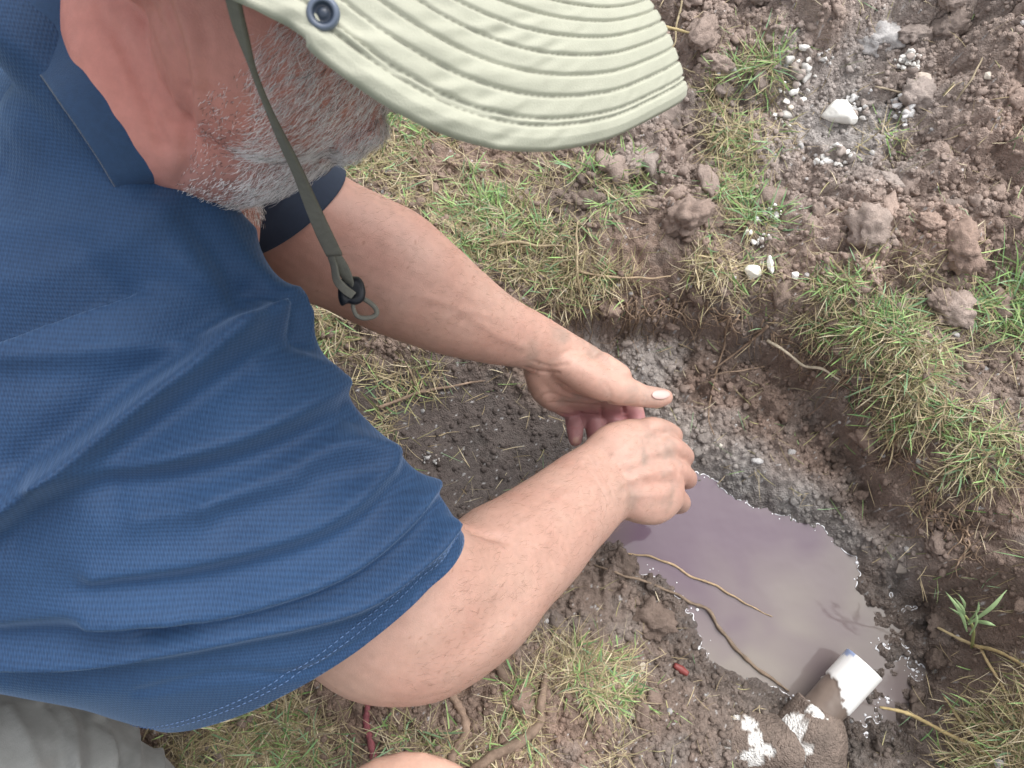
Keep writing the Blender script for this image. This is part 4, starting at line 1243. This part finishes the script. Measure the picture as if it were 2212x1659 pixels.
V = verts(body); N = normals(body); pv = proj(V)
loc = np.stack([(V - hc) @ hf, (V - hc) @ hu, (V - hc) @ hr], 1)
seen = (N @ AD < .15) & (pv[:, 2] < .52)
cheek = inpoly(pv, [(545, 110), (600, 40), (700, 60), (860, 180), (860, 260), (780, 330), (690, 395), (600, 440), (520, 430), (520, 330), (560, 240)]) & (N @ AD < .35) & (pv[:, 2] < .54)
stub = inpoly(pv, [(440, 210), (540, 140), (570, 240), (525, 330), (530, 440), (440, 465), (385, 440), (395, 380), (420, 330)]) & (N @ AD < .5) & (pv[:, 2] < .54)
edge = inpoly(pv, [(385, 400), (450, 385), (560, 395), (660, 345), (760, 290), (860, 215), (870, 290), (760, 350), (660, 430), (560, 480), (440, 490)]) & (pv[:, 2] < .56)
other = (N @ AD >= .1) & (loc[:, 0] > -.01) & (loc[:, 0] < .10) & (loc[:, 1] < -.035) & (loc[:, 1] > -.16) & (pv[:, 2] < .60) & ~((loc[:, 1] > -.075) & (loc[:, 0] > .085))
hp, hn, hl, hcol, hrad, hdir = [], [], [], [], [], []
down = unit(-hu * .8 + AX * -.25 - AU * .35)


def hairs(mask, n, ln, white, rad):
    ids = np.nonzero(mask)[0]
    if not len(ids): return
    ids = rng.choice(ids, n)
    hp.append(V[ids] + rng.normal(0, .0012, (n, 3))); hn.append(N[ids]); hl.append(rng.uniform(*ln, n) * rng.uniform(.6, 1, n))
    w = rng.uniform(0, 1, n) < white
    hcol.append(np.where(w[:, None], np.array([[.95, .92, .92]]), np.array([[.10, .075, .07]])) * rng.uniform(.65, 1.2, (n, 1)))
    hrad.append(np.full(n, rad) * rng.uniform(.7, 1.3, n))


hairs(cheek, 8000, (.004, .012), .93, .00009)
hairs(stub, 2200, (.0015, .004), .6, .00011)
hairs(edge, 7500, (.002, .006), .7, .0001)
hairs(edge & (pv[:, 0] > 470) & (pv[:, 0] < 640), 1100, (.003, .007), .8, .00017)
NB = sum(len(q) for q in hp)
hairs(other, 1800, (.006, .014), .8, .0002)
arm = (np.minimum(segdist(V, np.array([P(950, 1330, .6), P(1140, 1190, .69), P(1300, 1040, .79)])), segdist(V, np.array([P(880, 560, .68), P(1180, 735, .78)]))) < .075) & (N @ AD < .6) & (pv[:, 2] > .5)
AH0 = sum(len(q) for q in hp)
hairs(arm, 6500, (.004, .011), .0, .000055)
hp = np.vstack(hp); hn = np.vstack(hn); hl = np.concatenate(hl); hcol = np.vstack(hcol); hrad = np.concatenate(hrad)
n = len(hp)
dn = down + rng.normal(0, .24, (n, 3))
armd = unit(P(1350, 1100, .80) - P(1000, 1250, .65))
dn[AH0:] = armd + rng.normal(0, .4, (n - AH0, 3)); hcol[AH0:] = np.array([.20, .12, .075]) * rng.uniform(.6, 1.4, (n - AH0, 1))
dn -= hn * (dn * hn).sum(1, keepdims=True); dn /= np.linalg.norm(dn, axis=1, keepdims=True)
ks = 5; t = np.linspace(0, 1, ks)[None, :, None]
curl = rng.normal(0, .22, (n, 1, 1)); sdv_ = np.cross(dn, hn)[:, None]
pth = hp[:, None] + hl[:, None, None] * (t * (dn[:, None] * .92 + hn[:, None] * .42) - hn[:, None] * .28 * t ** 2 + sdv_ * curl * t ** 2)
tan = np.gradient(pth, axis=1); tan /= np.linalg.norm(tan, axis=2, keepdims=True)
s1 = np.cross(tan, hn[:, None]); s1 /= np.linalg.norm(s1, axis=2, keepdims=True) + 1e-9; s2 = np.cross(tan, s1)
rr = hrad[:, None, None] * np.array([1, 1, .9, .7, .15])[None, :, None]
Vh = np.stack([pth + rr * (s1 * math.cos(a) + s2 * math.sin(a)) for a in (0, 2.094, 4.189)], 2).reshape(-1, 3)
b0 = (np.arange(n)[:, None] * ks + np.arange(ks - 1)[None]) * 3
Qh = np.concatenate([np.stack([b0 + i, b0 + (i + 1) % 3, b0 + 3 + (i + 1) % 3, b0 + 3 + i], -1).reshape(-1, 4) for i in range(3)])
hc_ = np.repeat(hcol, ks * 3, axis=0); cutv = AH0 * ks * 3; qa = Qh.min(1) >= cutv
me = mkmesh('beard', Vh[:cutv], Qh[~qa]); colattr(me, hc_[:cutv]); link('beard', me, M['hair'], man)
me = mkmesh('arm_hair', Vh[cutv:], Qh[qa] - cutv); colattr(me, hc_[cutv:]); link('arm_hair', me, M['hair'], man)

# ------------------------------------------------------------------ shirt
nearS = P(765, 1447, .455)
sl = [((560, 600), (-500, 1150), .48, .55), ((655, 695), (-330, 1370), .475, .5), ((748, 858), (-70, 1450), .48, .5), ((875, 1000), (140, 1486), .49, .5), ((955, 1085), (245, 1510), .505, .5),
      ((1003, 1158), (318, 1530), .52, .5), ((1060, 1240), (400, 1600), .535, .5)]
lsl = [((420, 90), (200, 330), .62, .95), ((560, 210), (330, 450), .64, .95), ((660, 290), (420, 500), .65, .95), ((740, 360), (500, 548), .66, .95), ((790, 400), (560, 600), .67, .95)]
parts = [torso([(-.035, .075, .06, .055), (-.015, .125, .085, .035), (.02, .175, .10, .01), (.08, .195, .115, 0), (.18, .19, .125, 0), (.33, .18, .125, 0), (.50, .175, .125, 0)], 56),
         RL(sl, 8, 56), RL(lsl, 6, 40),
         L([(200, 330, .47, 190), (360, 560, .47, 190), (520, 720, .475, 130)]),
         L([(20, -60, .434, 120), (108, 92, .429, 112), (188, 205, .432, 108), (268, 330, .439, 98), (322, 432, .462, 80)]),
         L([(330, 530, .50, 140), (455, 600, .50, 105), (545, 645, .49, 72)]),
         L([(330, 520, .55, 110), (400, 470, .60, 110), (520, 460, .655, 85)])]
sh = fuse(parts, .0030, 9)
ts = bvh(sh)
FOLD = 1.05
sculpt(sh, ts, [(a_, b_ * FOLD, c_) for a_, b_, c_ in [
    ([(-40, 1140), (0, 1108), (150, 1000), (300, 880), (450, 770), (530, 715), (590, 685)], .026, .010),
    ([(0, 1150), (160, 1040), (320, 925), (470, 815), (560, 760), (650, 720)], -.013, .014),
    ([(60, 1020), (250, 860), (420, 720), (520, 660)], -.013, .014),
    ([(0, 775), (200, 762), (400, 738), (500, 715)], .008, .010), ([(0, 800), (200, 790), (420, 765)], -.004, .012),
    ([(102, 1035), (308, 1001), (513, 950), (683, 870), (738, 838)], .014, .012), ([(250, 1050), (450, 1015), (640, 945), (745, 880)], -.011, .013),
    ([(444, 1087), (615, 1018), (735, 960), (845, 985)], .007, .011), ([(500, 1100), (700, 1030), (850, 1020)], -.006, .012),
    ([(205, 1239), (444, 1205), (649, 1150), (756, 1092), (845, 1010)], .010, .010), ([(205, 1270), (444, 1240), (649, 1185), (780, 1120), (880, 1030)], -.006, .011),
    ([(205, 1331), (410, 1328), (581, 1287), (756, 1222), (880, 1120), (930, 1062)], .012, .009), ([(330, 1365), (581, 1325), (756, 1260), (890, 1160), (945, 1090)], -.009, .009),
    ([(0, 1417), (205, 1417), (444, 1379), (756, 1305), (900, 1215), (965, 1140)], .012, .009), ([(0, 1462), (205, 1455), (444, 1420), (756, 1350), (920, 1250)], -.006, .012),
    ([(0, 1338), (205, 1304), (375, 1322)], .006, .012), ([(0, 1375), (205, 1372), (380, 1356)], -.006, .011),
    ([(380, 440), (240, 540), (100, 600), (0, 620)], .006, .018), ([(120, 150), (230, 270), (330, 390)], -.006, .018), ([(0, 70), (120, 170), (230, 330), (290, 430)], .006, .016), ([(0, 340), (150, 390), (280, 440)], -.006, .02),
    ([(0, 500), (180, 480), (330, 450)], .005, .016), ([(420, 480), (520, 600), (580, 640)], -.006, .012), ([(400, 560), (480, 640), (560, 680)], .004, .012),
    ([(600, 640), (640, 650), (652, 690)], .010, .012), ([(560, 625), (600, 655), (560, 690)], -.006, .008),
    ([(560, 780), (640, 760), (700, 800)], .004, .012), ([(300, 1120), (500, 1075), (640, 1040)], .004, .009),
    ([(620, 400), (600, 450), (540, 500)], .004, .010),
    # turned up hem of the sleeve: a shallow step
    ([(980, 1120), (975, 1190), (930, 1270), (840, 1350), (740, 1412), (640, 1455), (480, 1460), (300, 1500)], -.0022, .0035),
]], crisp=True)
V = verts(sh); N = normals(sh)
setverts(sh, V + N * (.003 * fbm3(V * 14, 2, 61) + .0006 * fbm3(V * 50, 2, 62))[:, None])
bm = bmesh.new(); bm.from_mesh(sh)


def cut(bm, p0, p1, p2, inside, test):
    nrm = unit(np.cross(p1 - p0, p2 - p0)); ctr_ = (p0 + p1 + p2) / 3
    if (inside - ctr_) @ nrm > 0: nrm = -nrm
    pv_ = proj(np.array([f.calc_center_median()[:] for f in bm.faces]))
    sel = test(pv_); bm.faces.ensure_lookup_table()
    fs = [bm.faces[i] for i in np.nonzero(sel)[0]]
    es = list({e for f in fs for e in f.edges}); vs = list({v for f in fs for v in f.verts})
    r = bmesh.ops.bisect_plane(bm, geom=vs + es + fs, dist=1e-5, plane_co=Vector(ctr_), plane_no=Vector(nrm), clear_outer=True)
    return nrm, ctr_


plR = cut(bm, P(1003, 1158, .52), P(318, 1530, .52), nearS, P(300, 1000, .48), lambda q: (q[:, 0] > 180) & (q[:, 1] > 900) & (q[:, 2] > .3))
plL = cut(bm, P(738, 365, .66), P(503, 545, .66), P(690, 490, .60), P(380, 260, .62), lambda q: (q[:, 0] > 440) & (q[:, 1] < 680) & (q[:, 2] > .575))
# stitching line: intersect with planes a little inside the hem
bm2 = bm.copy()
stitch = []
for off in (.010, .0145):
    g = bmesh.ops.bisect_plane(bm2, geom=bm2.verts[:] + bm2.edges[:] + bm2.faces[:], dist=1e-6, plane_co=Vector(plR[1] - plR[0] * off), plane_no=Vector(plR[0]))
    q = np.array([v.co[:] for v in g['geom_cut'] if isinstance(v, bmesh.types.BMVert)])
    qn = np.array([v.normal[:] for v in g['geom_cut'] if isinstance(v, bmesh.types.BMVert)])
    pq = proj(q); ok = (pq[:, 0] > 180) & (pq[:, 1] > 1050) & (pq[:, 2] < .56)
    q = q[ok]; pq = pq[ok]
    vis = np.array([(lambda h_, a_: h_[3] is not None and abs(h_[3] - np.linalg.norm(a_ - CAM)) < .016)(ts.ray_cast(Vector(CAM), Vector(unit(a_ - CAM))), a_) for a_ in q])
    q = q[vis]; pq = pq[vis]
    if len(q) < 3: continue
    a_ = np.argsort(np.arctan2(pq[:, 1] - 1150, pq[:, 0] - 550)); q = q[a_]
    L_ = np.concatenate([[0], np.cumsum(np.linalg.norm(np.diff(q, axis=0), axis=1))])
    if L_[-1] > 1.5: continue
    s_ = np.arange(0, L_[-1], .0040)
    for s0_ in s_:
        sv = np.array([[np.interp(min(s0_ + e, L_[-1]), L_, q[:, i]) for i in range(3)] for e in (0, .0013, .0026)])
        if np.linalg.norm(sv[2] - sv[0]) > .006: continue
        stitch.append((sv - AD * .0009, [.00022, .00030, .00022]))
bm2.free()
bm.to_mesh(sh); bm.free()
sh2 = evaluated(sh, [('SOLIDIFY', dict(thickness=.0022, offset=-1)), ('SUBSURF', dict(levels=0, render_levels=0))])
V = verts(sh2)
rel = V - P(500, 1000, .45)
sa_ = unit(P(1000, 1400, .55) - P(300, 700, .42)); sb_ = unit(P(1000, 1150, .5) - P(400, 1570, .5)); sb_ = unit(sb_ - sa_ * (sa_ @ sb_))
wv3 = np.stack([rel @ sb_, rel @ sa_, np.zeros(len(V))], 1)
at_ = sh2.attributes.new('weave', 'FLOAT_VECTOR', 'POINT'); at_.data.foreach_set('vector', wv3.astype(np.float32).ravel())
sh2.polygons.foreach_set('use_smooth', np.ones(len(sh2.polygons), bool))
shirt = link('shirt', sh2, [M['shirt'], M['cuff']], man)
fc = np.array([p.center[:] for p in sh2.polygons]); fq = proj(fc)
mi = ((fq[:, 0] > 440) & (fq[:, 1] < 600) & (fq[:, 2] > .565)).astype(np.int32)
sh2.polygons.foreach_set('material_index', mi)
if stitch:
    me = mkmesh('hem_stitching', *tubes(stitch, n=5, per=1)); link('hem_stitching', me, M['thread'], shirt)
# collar band round the neck
loop = [(22, -60, .425), (72, 8, .412), (130, 87, .405), (186, 164, .402), (240, 240, .405), (290, 318, .412), (330, 388, .425), (362, 436, .466), (385, 470, .515), (425, 420, .56), (400, 320, .575), (340, 170, .575), (250, 20, .55), (130, -90, .50), (50, -110, .45)]
tsh = bvh(sh2)
pc = []
for u_, v_, d_ in loop:
    q = P(u_, v_, d_)
    if d_ < .46 and v_ > -80:
        dr = unit(q - CAM)
        hs_ = [t_.ray_cast(Vector(CAM), Vector(dr))[3] for t_ in (tb, tsh)]
        hs_ = [h_ for h_ in hs_ if h_ is not None]
        if hs_: q = CAM + dr * (min(hs_) + .001)
    elif d_ > .5:
        n_ = tsh.find_nearest(Vector(q)); q = np.array(n_[0]) + .002 * np.array(n_[1])
    pc.append(q)
pc = np.array(pc); ctr_ = pc.mean(0)
pc = np.vstack([pc, pc[:1]])
cc_ = cr(pc, 130)
tan = np.gradient(cc_, axis=0)
axn = unit(P(700, 50, .45) - P(150, 250, .48))
W = []; T = []
for i in range(130):
    t = unit(tan[i]); o_ = unit(cc_[i] - ctr_); o_ = unit(o_ - t * (o_ @ t)); w_ = np.cross(t, o_)
    W.append(w_ * .019); T.append(o_ * .0012)
V, Q_, T_ = ringmesh(cc_, np.array(W), np.array(T), 16)
me = mkmesh('collar', V, Q_, None); link('collar', me, M['collar'], shirt)

# ------------------------------------------------------------------ trousers and boots
tp = [L([(-900, 1500, .62, 420), (-550, 1620, .62, 330), (-200, 1720, .63, 280), (90, 1800, .64, 262), (180, 1830, .645, 225)]),
      L([(150, 1860, .69, 190), (-250, 1800, .80, 165), (-700, 1700, .86, 140)]),
      limb([(Cc(-.62, .02, .66), .13), (Cc(-.45, .10, .74), .10), (Cc(-.30, .12, .80), .085)]),
      limb([(Cc(-.30, .13, .84), .075), (Cc(-.55, .11, .88), .065), (Cc(-.80, .08, .88), .055)]),
      ball(c3(midS + aS * .5), np.array([cv(aS) * .17, cv(wS) * .18, cv(nS) * .14]))]
tr = fuse(tp, .0036, 10)
tt = bvh(tr)
sculpt(tr, tt, [(a_, b_ * 1.25, c_ * .9) for a_, b_, c_ in [
    ([(70, 1500), (120, 1560), (150, 1620), (165, 1680)], .005, .006), ([(130, 1520), (158, 1570), (165, 1640), (160, 1690)], .003, .005), ([(200, 1530), (235, 1575), (243, 1640), (240, 1690)], .005, .006),
    ([(255, 1540), (288, 1590), (293, 1650), (288, 1690)], .005, .006), ([(310, 1560), (338, 1610), (350, 1670)], .004, .005), ([(20, 1530), (60, 1600), (90, 1680)], .003, .006),
    ([(100, 1530), (135, 1590), (140, 1680)], -.004, .006), ([(222, 1560), (265, 1620), (268, 1690)], -.004, .006), ([(180, 1530), (200, 1600), (205, 1690)], -.003, .006)]], crisp=True)
V = verts(tr); pv = proj(V)
cb = np.array([.21, .215, .21]) * (1 + .2 * fbm3(V * 20, 3, 5))[:, None]
mud = sstep(.14, .34, fbm3(V * 32, 4, 66))[:, None] * .3
colattr(tr, np.clip(cb * (1 - mud) + mud * np.array([.17, .125, .10]), .02, .6))
link('trousers', tr, M['trouser'], man)
for a_, b_ in (((-.86, -.25, .84), (-.98, -.28, .78)), ((-.84, .07, .88), (-.95, .06, .82))):
    me = fuse([limb([(Cc(*a_), .055), (Cc(*b_), .05)]), limb([(Cc(b_[0] + .02, b_[1], b_[2] + .03), .045), (Cc(b_[0] - .04, b_[1], b_[2] + .10), .04)])], .006, 5)
    link('boot', me, M['boot'], man)

# ------------------------------------------------------------------ hat
def HT(p):
    rel = p - q0; return (rel @ qf, rel @ qr, rel @ qu)


# outer edge of the brim, going round from the back
oc = [HQ(-.105, .0, .02), HQ(-.075, .09, .005), HQ(.0, .14, -.012), P(600, 28, .272), P(690, 110, .274), P(840, 219, .285), P(990, 290, .302), P(1150, 319, .322), P(1310, 296, .348), P(1420, 246, .374), P(1486, 205, .398),
      P(1452, 196, .43), P(1375, 130, .465), P(1270, 40, .49), P(1120, -60, .505), HQ(.0, -.14, .0), HQ(-.075, -.09, .01)]
ocn = np.array(oc)
nth = 520
o_ = cr(np.vstack([ocn[-2:], ocn, ocn[:2]]), (len(ocn) + 3) * 40 + 1)[80:-80]
sl_ = np.concatenate([[0], np.cumsum(np.linalg.norm(np.diff(o_, axis=0), axis=1))])
outer = np.array([[np.interp(s, sl_, o_[:, i]) for i in range(3)] for s in np.linspace(0, sl_[-1], nth, endpoint=False)])
oT = np.array([HT(p) for p in outer])
th = np.arctan2(oT[:, 1] / .145, (oT[:, 0] - .06) / .165)
innr = np.array([HQ(.06 + .100 * math.cos(t), .080 * math.sin(t), .048) for t in th])
nr = 230
tt_ = np.linspace(0, 1, nr)
bulge = .012 * np.sin(np.pi * tt_)
G = outer[None] * (1 - tt_)[:, None, None] + innr[None] * tt_[:, None, None] + qu * bulge[:, None, None]
# quilted stitch rows and puckers
rows = 13
edges = np.concatenate([[0, .072, .094], np.linspace(.094, 1, rows)[1:]])
dist = np.min(abs(tt_[:, None] - edges[None, 1:]), 1)
groove = np.exp(-(dist / .0075) ** 2)
arc = np.linspace(0, sl_[-1], nth, endpoint=False)
rowid = np.searchsorted(edges, tt_)
puck = np.zeros((nr, nth))
for i in range(nr):
    k = rowid[i]; span = edges[min(k, len(edges) - 1)] - edges[max(k - 1, 0)] + 1e-6
    ph = (tt_[i] - edges[max(k - 1, 0)]) / span
    w = np.sin(np.pi * np.clip(ph, 0, 1))
    a_ = arc * (1 - .35 * tt_[i])
    puck[i] = 1.15 * w * (vn2(a_ * 150 + k * 31, np.full(nth, tt_[i] * 9.0), 200 + k) * (.15 + 1.25 * sstep(1330, 980, proj(outer)[:, 0]) * (.6 + .8 * sstep(-.2, .3, vn2(arc * 9, np.full(nth, k * .7), 220)))))
tu = np.gradient(G, axis=1); tv = np.gradient(G, axis=0)
gn = np.cross(tu, tv); gn /= np.linalg.norm(gn, axis=2, keepdims=True)
if (gn[40, 100:200].mean(0) @ qu) < 0: gn = -gn
disp = .0014 * (1 - groove)[:, None] * np.clip(np.minimum(tt_ / .03, 1), 0, 1)[:, None] + .0016 * puck + .0035 * fbm2(arc * 14, np.zeros(nth), 2, 5)[None] * (1 - tt_)[:, None]
G = G + gn * disp[..., None]
th_ = .0034
Gb = G - gn * th_
Vt = np.vstack([G.reshape(-1, 3), Gb.reshape(-1, 3)])
idx = np.arange(nr * nth).reshape(nr, nth); nx_ = np.roll(idx, -1, 1)
Qt = np.stack([idx[:-1], nx_[:-1], nx_[1:], idx[1:]], -1).reshape(-1, 4)
Qb = Qt[:, ::-1] + nr * nth
# rounded outer edge
mid = (G[0] + Gb[0]) / 2 + (G[0] - G[2]) / np.linalg.norm(G[0] - G[2], axis=1, keepdims=True) * .0018
Vt = np.vstack([Vt, mid]); mo = 2 * nr * nth; a_ = np.arange(nth); b_ = (a_ + 1) % nth
Qe = np.vstack([np.stack([a_, mo + a_, mo + b_, b_], -1), np.stack([mo + a_, nr * nth + a_, nr * nth + b_, mo + b_], -1)])
hatm = mkmesh('hat', Vt, np.vstack([Qt, Qb, Qe]))
sp_ = sl_[-1] / nth
dash = (np.sin(arc[None] * 2 * np.pi / .0032 + edges[np.argmin(abs(tt_[:, None] - edges[None]), 1)][:, None] * 70) > -.35)
thr_ = ((dist < .0036)[:, None] & dash).astype(float)
dirt_ = sstep(.05, .4, fbm2(G[..., 0] * 30, G[..., 1] * 30 + G[..., 2] * 20, 4, 301)) * .10
hc0 = np.array([.385, .388, .312]) * (1 - dirt_)[..., None] * (1 - .38 * thr_)[..., None]
colattr(hatm, np.vstack([hc0.reshape(-1, 3), np.tile([.385, .388, .312], (nr * nth + nth, 1))]))
hat = link('hat', hatm, M['hat'], man)
# crown
crn = []
for u_, s_ in ((.044, 1.0), (.07, 1.01), (.10, .99), (.125, .93), (.138, .82), (.146, .6), (.149, .3)):
    crn.append([HQ(.06 + .102 * s_ * math.cos(t), .082 * s_ * math.sin(t), u_) for t in np.linspace(0, 2 * np.pi, 72, endpoint=False)])
crn = np.array(crn); kk = len(crn)
i = np.arange(kk - 1)[:, None] * 72 + np.arange(72)[None]; j = np.arange(kk - 1)[:, None] * 72 + (np.arange(72)[None] + 1) % 72
Vc = np.vstack([crn.reshape(-1, 3), [HQ(.06, 0, .15)]]); Tc = np.stack([np.full(72, kk * 72), (kk - 1) * 72 + np.arange(72), (kk - 1) * 72 + (np.arange(72) + 1) % 72], -1)
cme = mkmesh('hat_crown', Vc, np.stack([i, j, j + 72, i + 72], -1).reshape(-1, 4), Tc); colattr(cme, np.tile([.385, .388, .312], (len(Vc), 1))); link('hat_crown', cme, M['hat'], hat)
# snap eyelet on the brim
th_h = bvh(hatm)
ec = trace(th_h, [(700, 30)])[0]
h = th_h.ray_cast(Vector(CAM), Vector(unit(ec - CAM))); en = gn[25:70, :][:, [int(np.argmin(np.linalg.norm(G[46] - ec, axis=1)))]].mean((0, 1));
if en @ AD > 0: en = -en
en = unit(en)
e1_ = unit(np.cross(en, qf)); e2_ = np.cross(en, e1_)
prof = [(r__ * .72, h__) for r__, h__ in ((.0078, -.001), (.0079, .0008), (.0070, .0020), (.0058, .0022), (.0047, .0016), (.0040, .0002), (.0030, .0000), (.0022, .0010), (.0008, .0013))]
a_ = np.linspace(0, 2 * np.pi, 40, endpoint=False)
en = unit(en + .5 * (AX * -.6 - AU * .65)); e1_ = unit(np.cross(en, qf)); e2_ = np.cross(en, e1_)
ec = ec + en * .0021
V = np.concatenate([ec + en * hh + (np.cos(a_)[:, None] * e1_ + np.sin(a_)[:, None] * e2_) * r_ for r_, hh in prof] + [[ec + en * .0013]])
kk = len(prof); i = np.arange(kk - 1)[:, None] * 40 + np.arange(40)[None]; j = np.arange(kk - 1)[:, None] * 40 + (np.arange(40)[None] + 1) % 40
eme = mkmesh('eyelet', V, np.stack([i, j, j + 40, i + 40], -1).reshape(-1, 4), np.stack([np.full(40, kk * 40), (kk - 1) * 40 + np.arange(40), (kk - 1) * 40 + (np.arange(40) + 1) % 40], -1))
colattr(eme, np.vstack([np.tile([[.105, .13, .18]] if r_ > .0034 else [[.03, .042, .065]], (40, 1)) for r_, _ in prof] + [[[.03, .042, .065]]]))
link('eyelet', eme, M['eyelet'], hat)


def ribbon(rows, thick=.0012, per=8):
    """flat strap: rows (u, v, d, half width px, twist)"""
    r_ = cr(np.array(rows, float), (len(rows) - 1) * per + 1)
    C_ = np.array([P(a, b, c) for a, b, c, _, _ in r_]); tan = np.gradient(C_, axis=0)
    W = []; T = []
    for i in range(len(C_)):
        t = unit(tan[i]); s = unit(np.cross(t, AD)); n_ = np.cross(t, s); a = r_[i, 4]
        w = s * math.cos(a) + n_ * math.sin(a); W.append(w * r_[i, 3] * r_[i, 2] / F); T.append(np.cross(t, w) * thick * .5)
    return ringmesh(C_, np.array(W), np.array(T), 12, 5)


strap = [(478, -120, .262, 20, .2), (497, -30, .278, 21, .2), (513, 40, .292, 20, .25), (530, 100, .306, 18, .4), (552, 165, .325, 16, .7), (580, 235, .348, 15, .7), (612, 305, .374, 16, .5), (645, 375, .402, 16, .4), (672, 440, .428, 17, .2), (698, 500, .452, 18.5, .1), (722, 550, .474, 18, .1)]
o1 = ribbon(strap, .0024)
o2 = ribbon([(716, 540, .474, 11, .1), (738, 575, .488, 14, .2), (752, 605, .498, 12, .3), (756, 622, .505, 9, .3)], .002)
o3 = ribbon([(712, 545, .474, 8, .2), (722, 575, .484, 9, .5), (728, 605, .490, 10, .5), (745, 625, .494, 10, .4), (763, 638, .498, 9, .2)], .002)
me = mkmesh('chin_strap', *join([o1, o2, o3]))
strapo = link('chin_strap', me, M['strap'], hat)
lp = [(768, 640, .505), (790, 648, .507), (808, 662, .508), (814, 675, .508), (806, 684, .508), (786, 687, .507), (771, 682, .506), (764, 668, .505), (762, 652, .504)]
link('strap_loop', mkmesh('strap_loop', *tubes([([P(*q) for q in lp], [.0013, .0016, .0016, .0017, .0016, .0016, .0015, .0014, .0013])], n=8, per=6)), M['strap'], hat)
# cord lock: a thick rounded plate with one pointed corner
ol = [(742, 600), (757, 597), (775, 598), (785, 610), (790, 628), (788, 645), (779, 655), (765, 659), (752, 656), (738, 661), (731, 645), (730, 622), (734, 607)]
ol = cr(np.array(ol + ol[:1], float), 66)[:-1]
oc_ = ol.mean(0)
rowsV = []
for sc_, dd in ((.55, -.0055), (.82, -.0050), (.95, -.0034), (1.0, 0), (.95, .0034), (.82, .0048), (.5, .005)):
    q = oc_ + (ol - oc_) * sc_; rowsV.append([P(a, b, .505 + dd) for a, b in q])
rv = np.array(rowsV); kk, nn = rv.shape[:2]
i = np.arange(kk - 1)[:, None] * nn + np.arange(nn)[None]; j = np.arange(kk - 1)[:, None] * nn + (np.arange(nn)[None] + 1) % nn
Vc = np.vstack([rv.reshape(-1, 3), [P(*oc_, .5025)], [P(*oc_, .511)]])
Tc = np.vstack([np.stack([np.full(nn, kk * nn), (np.arange(nn) + 1) % nn, np.arange(nn)], -1), np.stack([np.full(nn, kk * nn + 1), (kk - 1) * nn + np.arange(nn), (kk - 1) * nn + (np.arange(nn) + 1) % nn], -1)])
link('cord_lock', mkmesh('cord_lock', Vc, np.stack([i, j, j + nn, i + nn], -1).reshape(-1, 4), Tc), M['lock'], hat)

# ------------------------------------------------------------------ second person: bare knee at the bottom edge
kn = empty('person', P(890, 1900, .70), 'bare knee of a second person showing at the bottom edge below the elbow', 'person')
me = fuse([L([(880, 2500, .62, 330), (885, 2100, .60, 250), (890, 1850, .60, 215), (893, 1845, .605, 212)]), L([(895, 1870, .61, 200), (895, 1990, .70, 175), (895, 2080, .82, 130)]),
           L([(895, 1990, .70, 150), (905, 2250, .86, 100), (905, 2200, .87, 95)])], .005, 6)
V = verts(me)
colattr(me, np.clip(np.array([.56, .345, .265]) * (1 + .12 * fbm3(V * 30, 3, 7))[:, None], .02, .8))
link('leg', me, M['skin'], kn)

# ------------------------------------------------------------------ camera, light, world
cam = bpy.data.cameras.new('camera'); co = bpy.data.objects.new('camera', cam); COL.objects.link(co)
co.location = CAM; co.rotation_euler = (TILT, 0, 0)
cam.lens = 28; cam.sensor_width = 36; cam.clip_start = .02; cam.clip_end = 500
cam.dof.use_dof = True; cam.dof.focus_distance = .74; cam.dof.aperture_fstop = 24
S.camera = co

EL, AZ = R(60), R(48)     # bright overcast light, strongest from the upper right of the picture
sd_ = Vector((math.sin(AZ) * math.cos(EL), math.cos(AZ) * math.cos(EL), math.sin(EL)))
sun = bpy.data.lights.new('sun', 'SUN'); sun.energy = 1.3; sun.angle = R(75); sun.color = (1, .97, .93)
so = bpy.data.objects.new('sun', sun); COL.objects.link(so); so.rotation_euler = sd_.to_track_quat('Z', 'Y').to_euler(); so.location = (0, 0, 5)
W_ = bpy.data.worlds.new('World'); S.world = W_; W_.use_nodes = True
nt = W_.node_tree; bg = nt.nodes['Background']
sky = nt.nodes.new('ShaderNodeTexSky'); sky.sky_type = 'NISHITA'; sky.sun_disc = False; sky.sun_elevation = EL; sky.sun_rotation = AZ
sky.dust_density = 4; sky.air_density = 1.0; sky.ozone_density = 1.0
hs = nt.nodes.new('ShaderNodeHueSaturation'); hs.inputs['Saturation'].default_value = .22
nt.links.new(sky.outputs[0], hs.inputs['Color']); nt.links.new(hs.outputs[0], bg.inputs['Color'])
bg.inputs['Strength'].default_value = .15
S.view_settings.view_transform = 'Standard'; S.view_settings.look = 'None'; S.view_settings.gamma = 1; S.view_settings.exposure = .88
S.render.engine = 'CYCLES'
S.cycles.use_denoising = True
S.cycles.max_bounces = 6
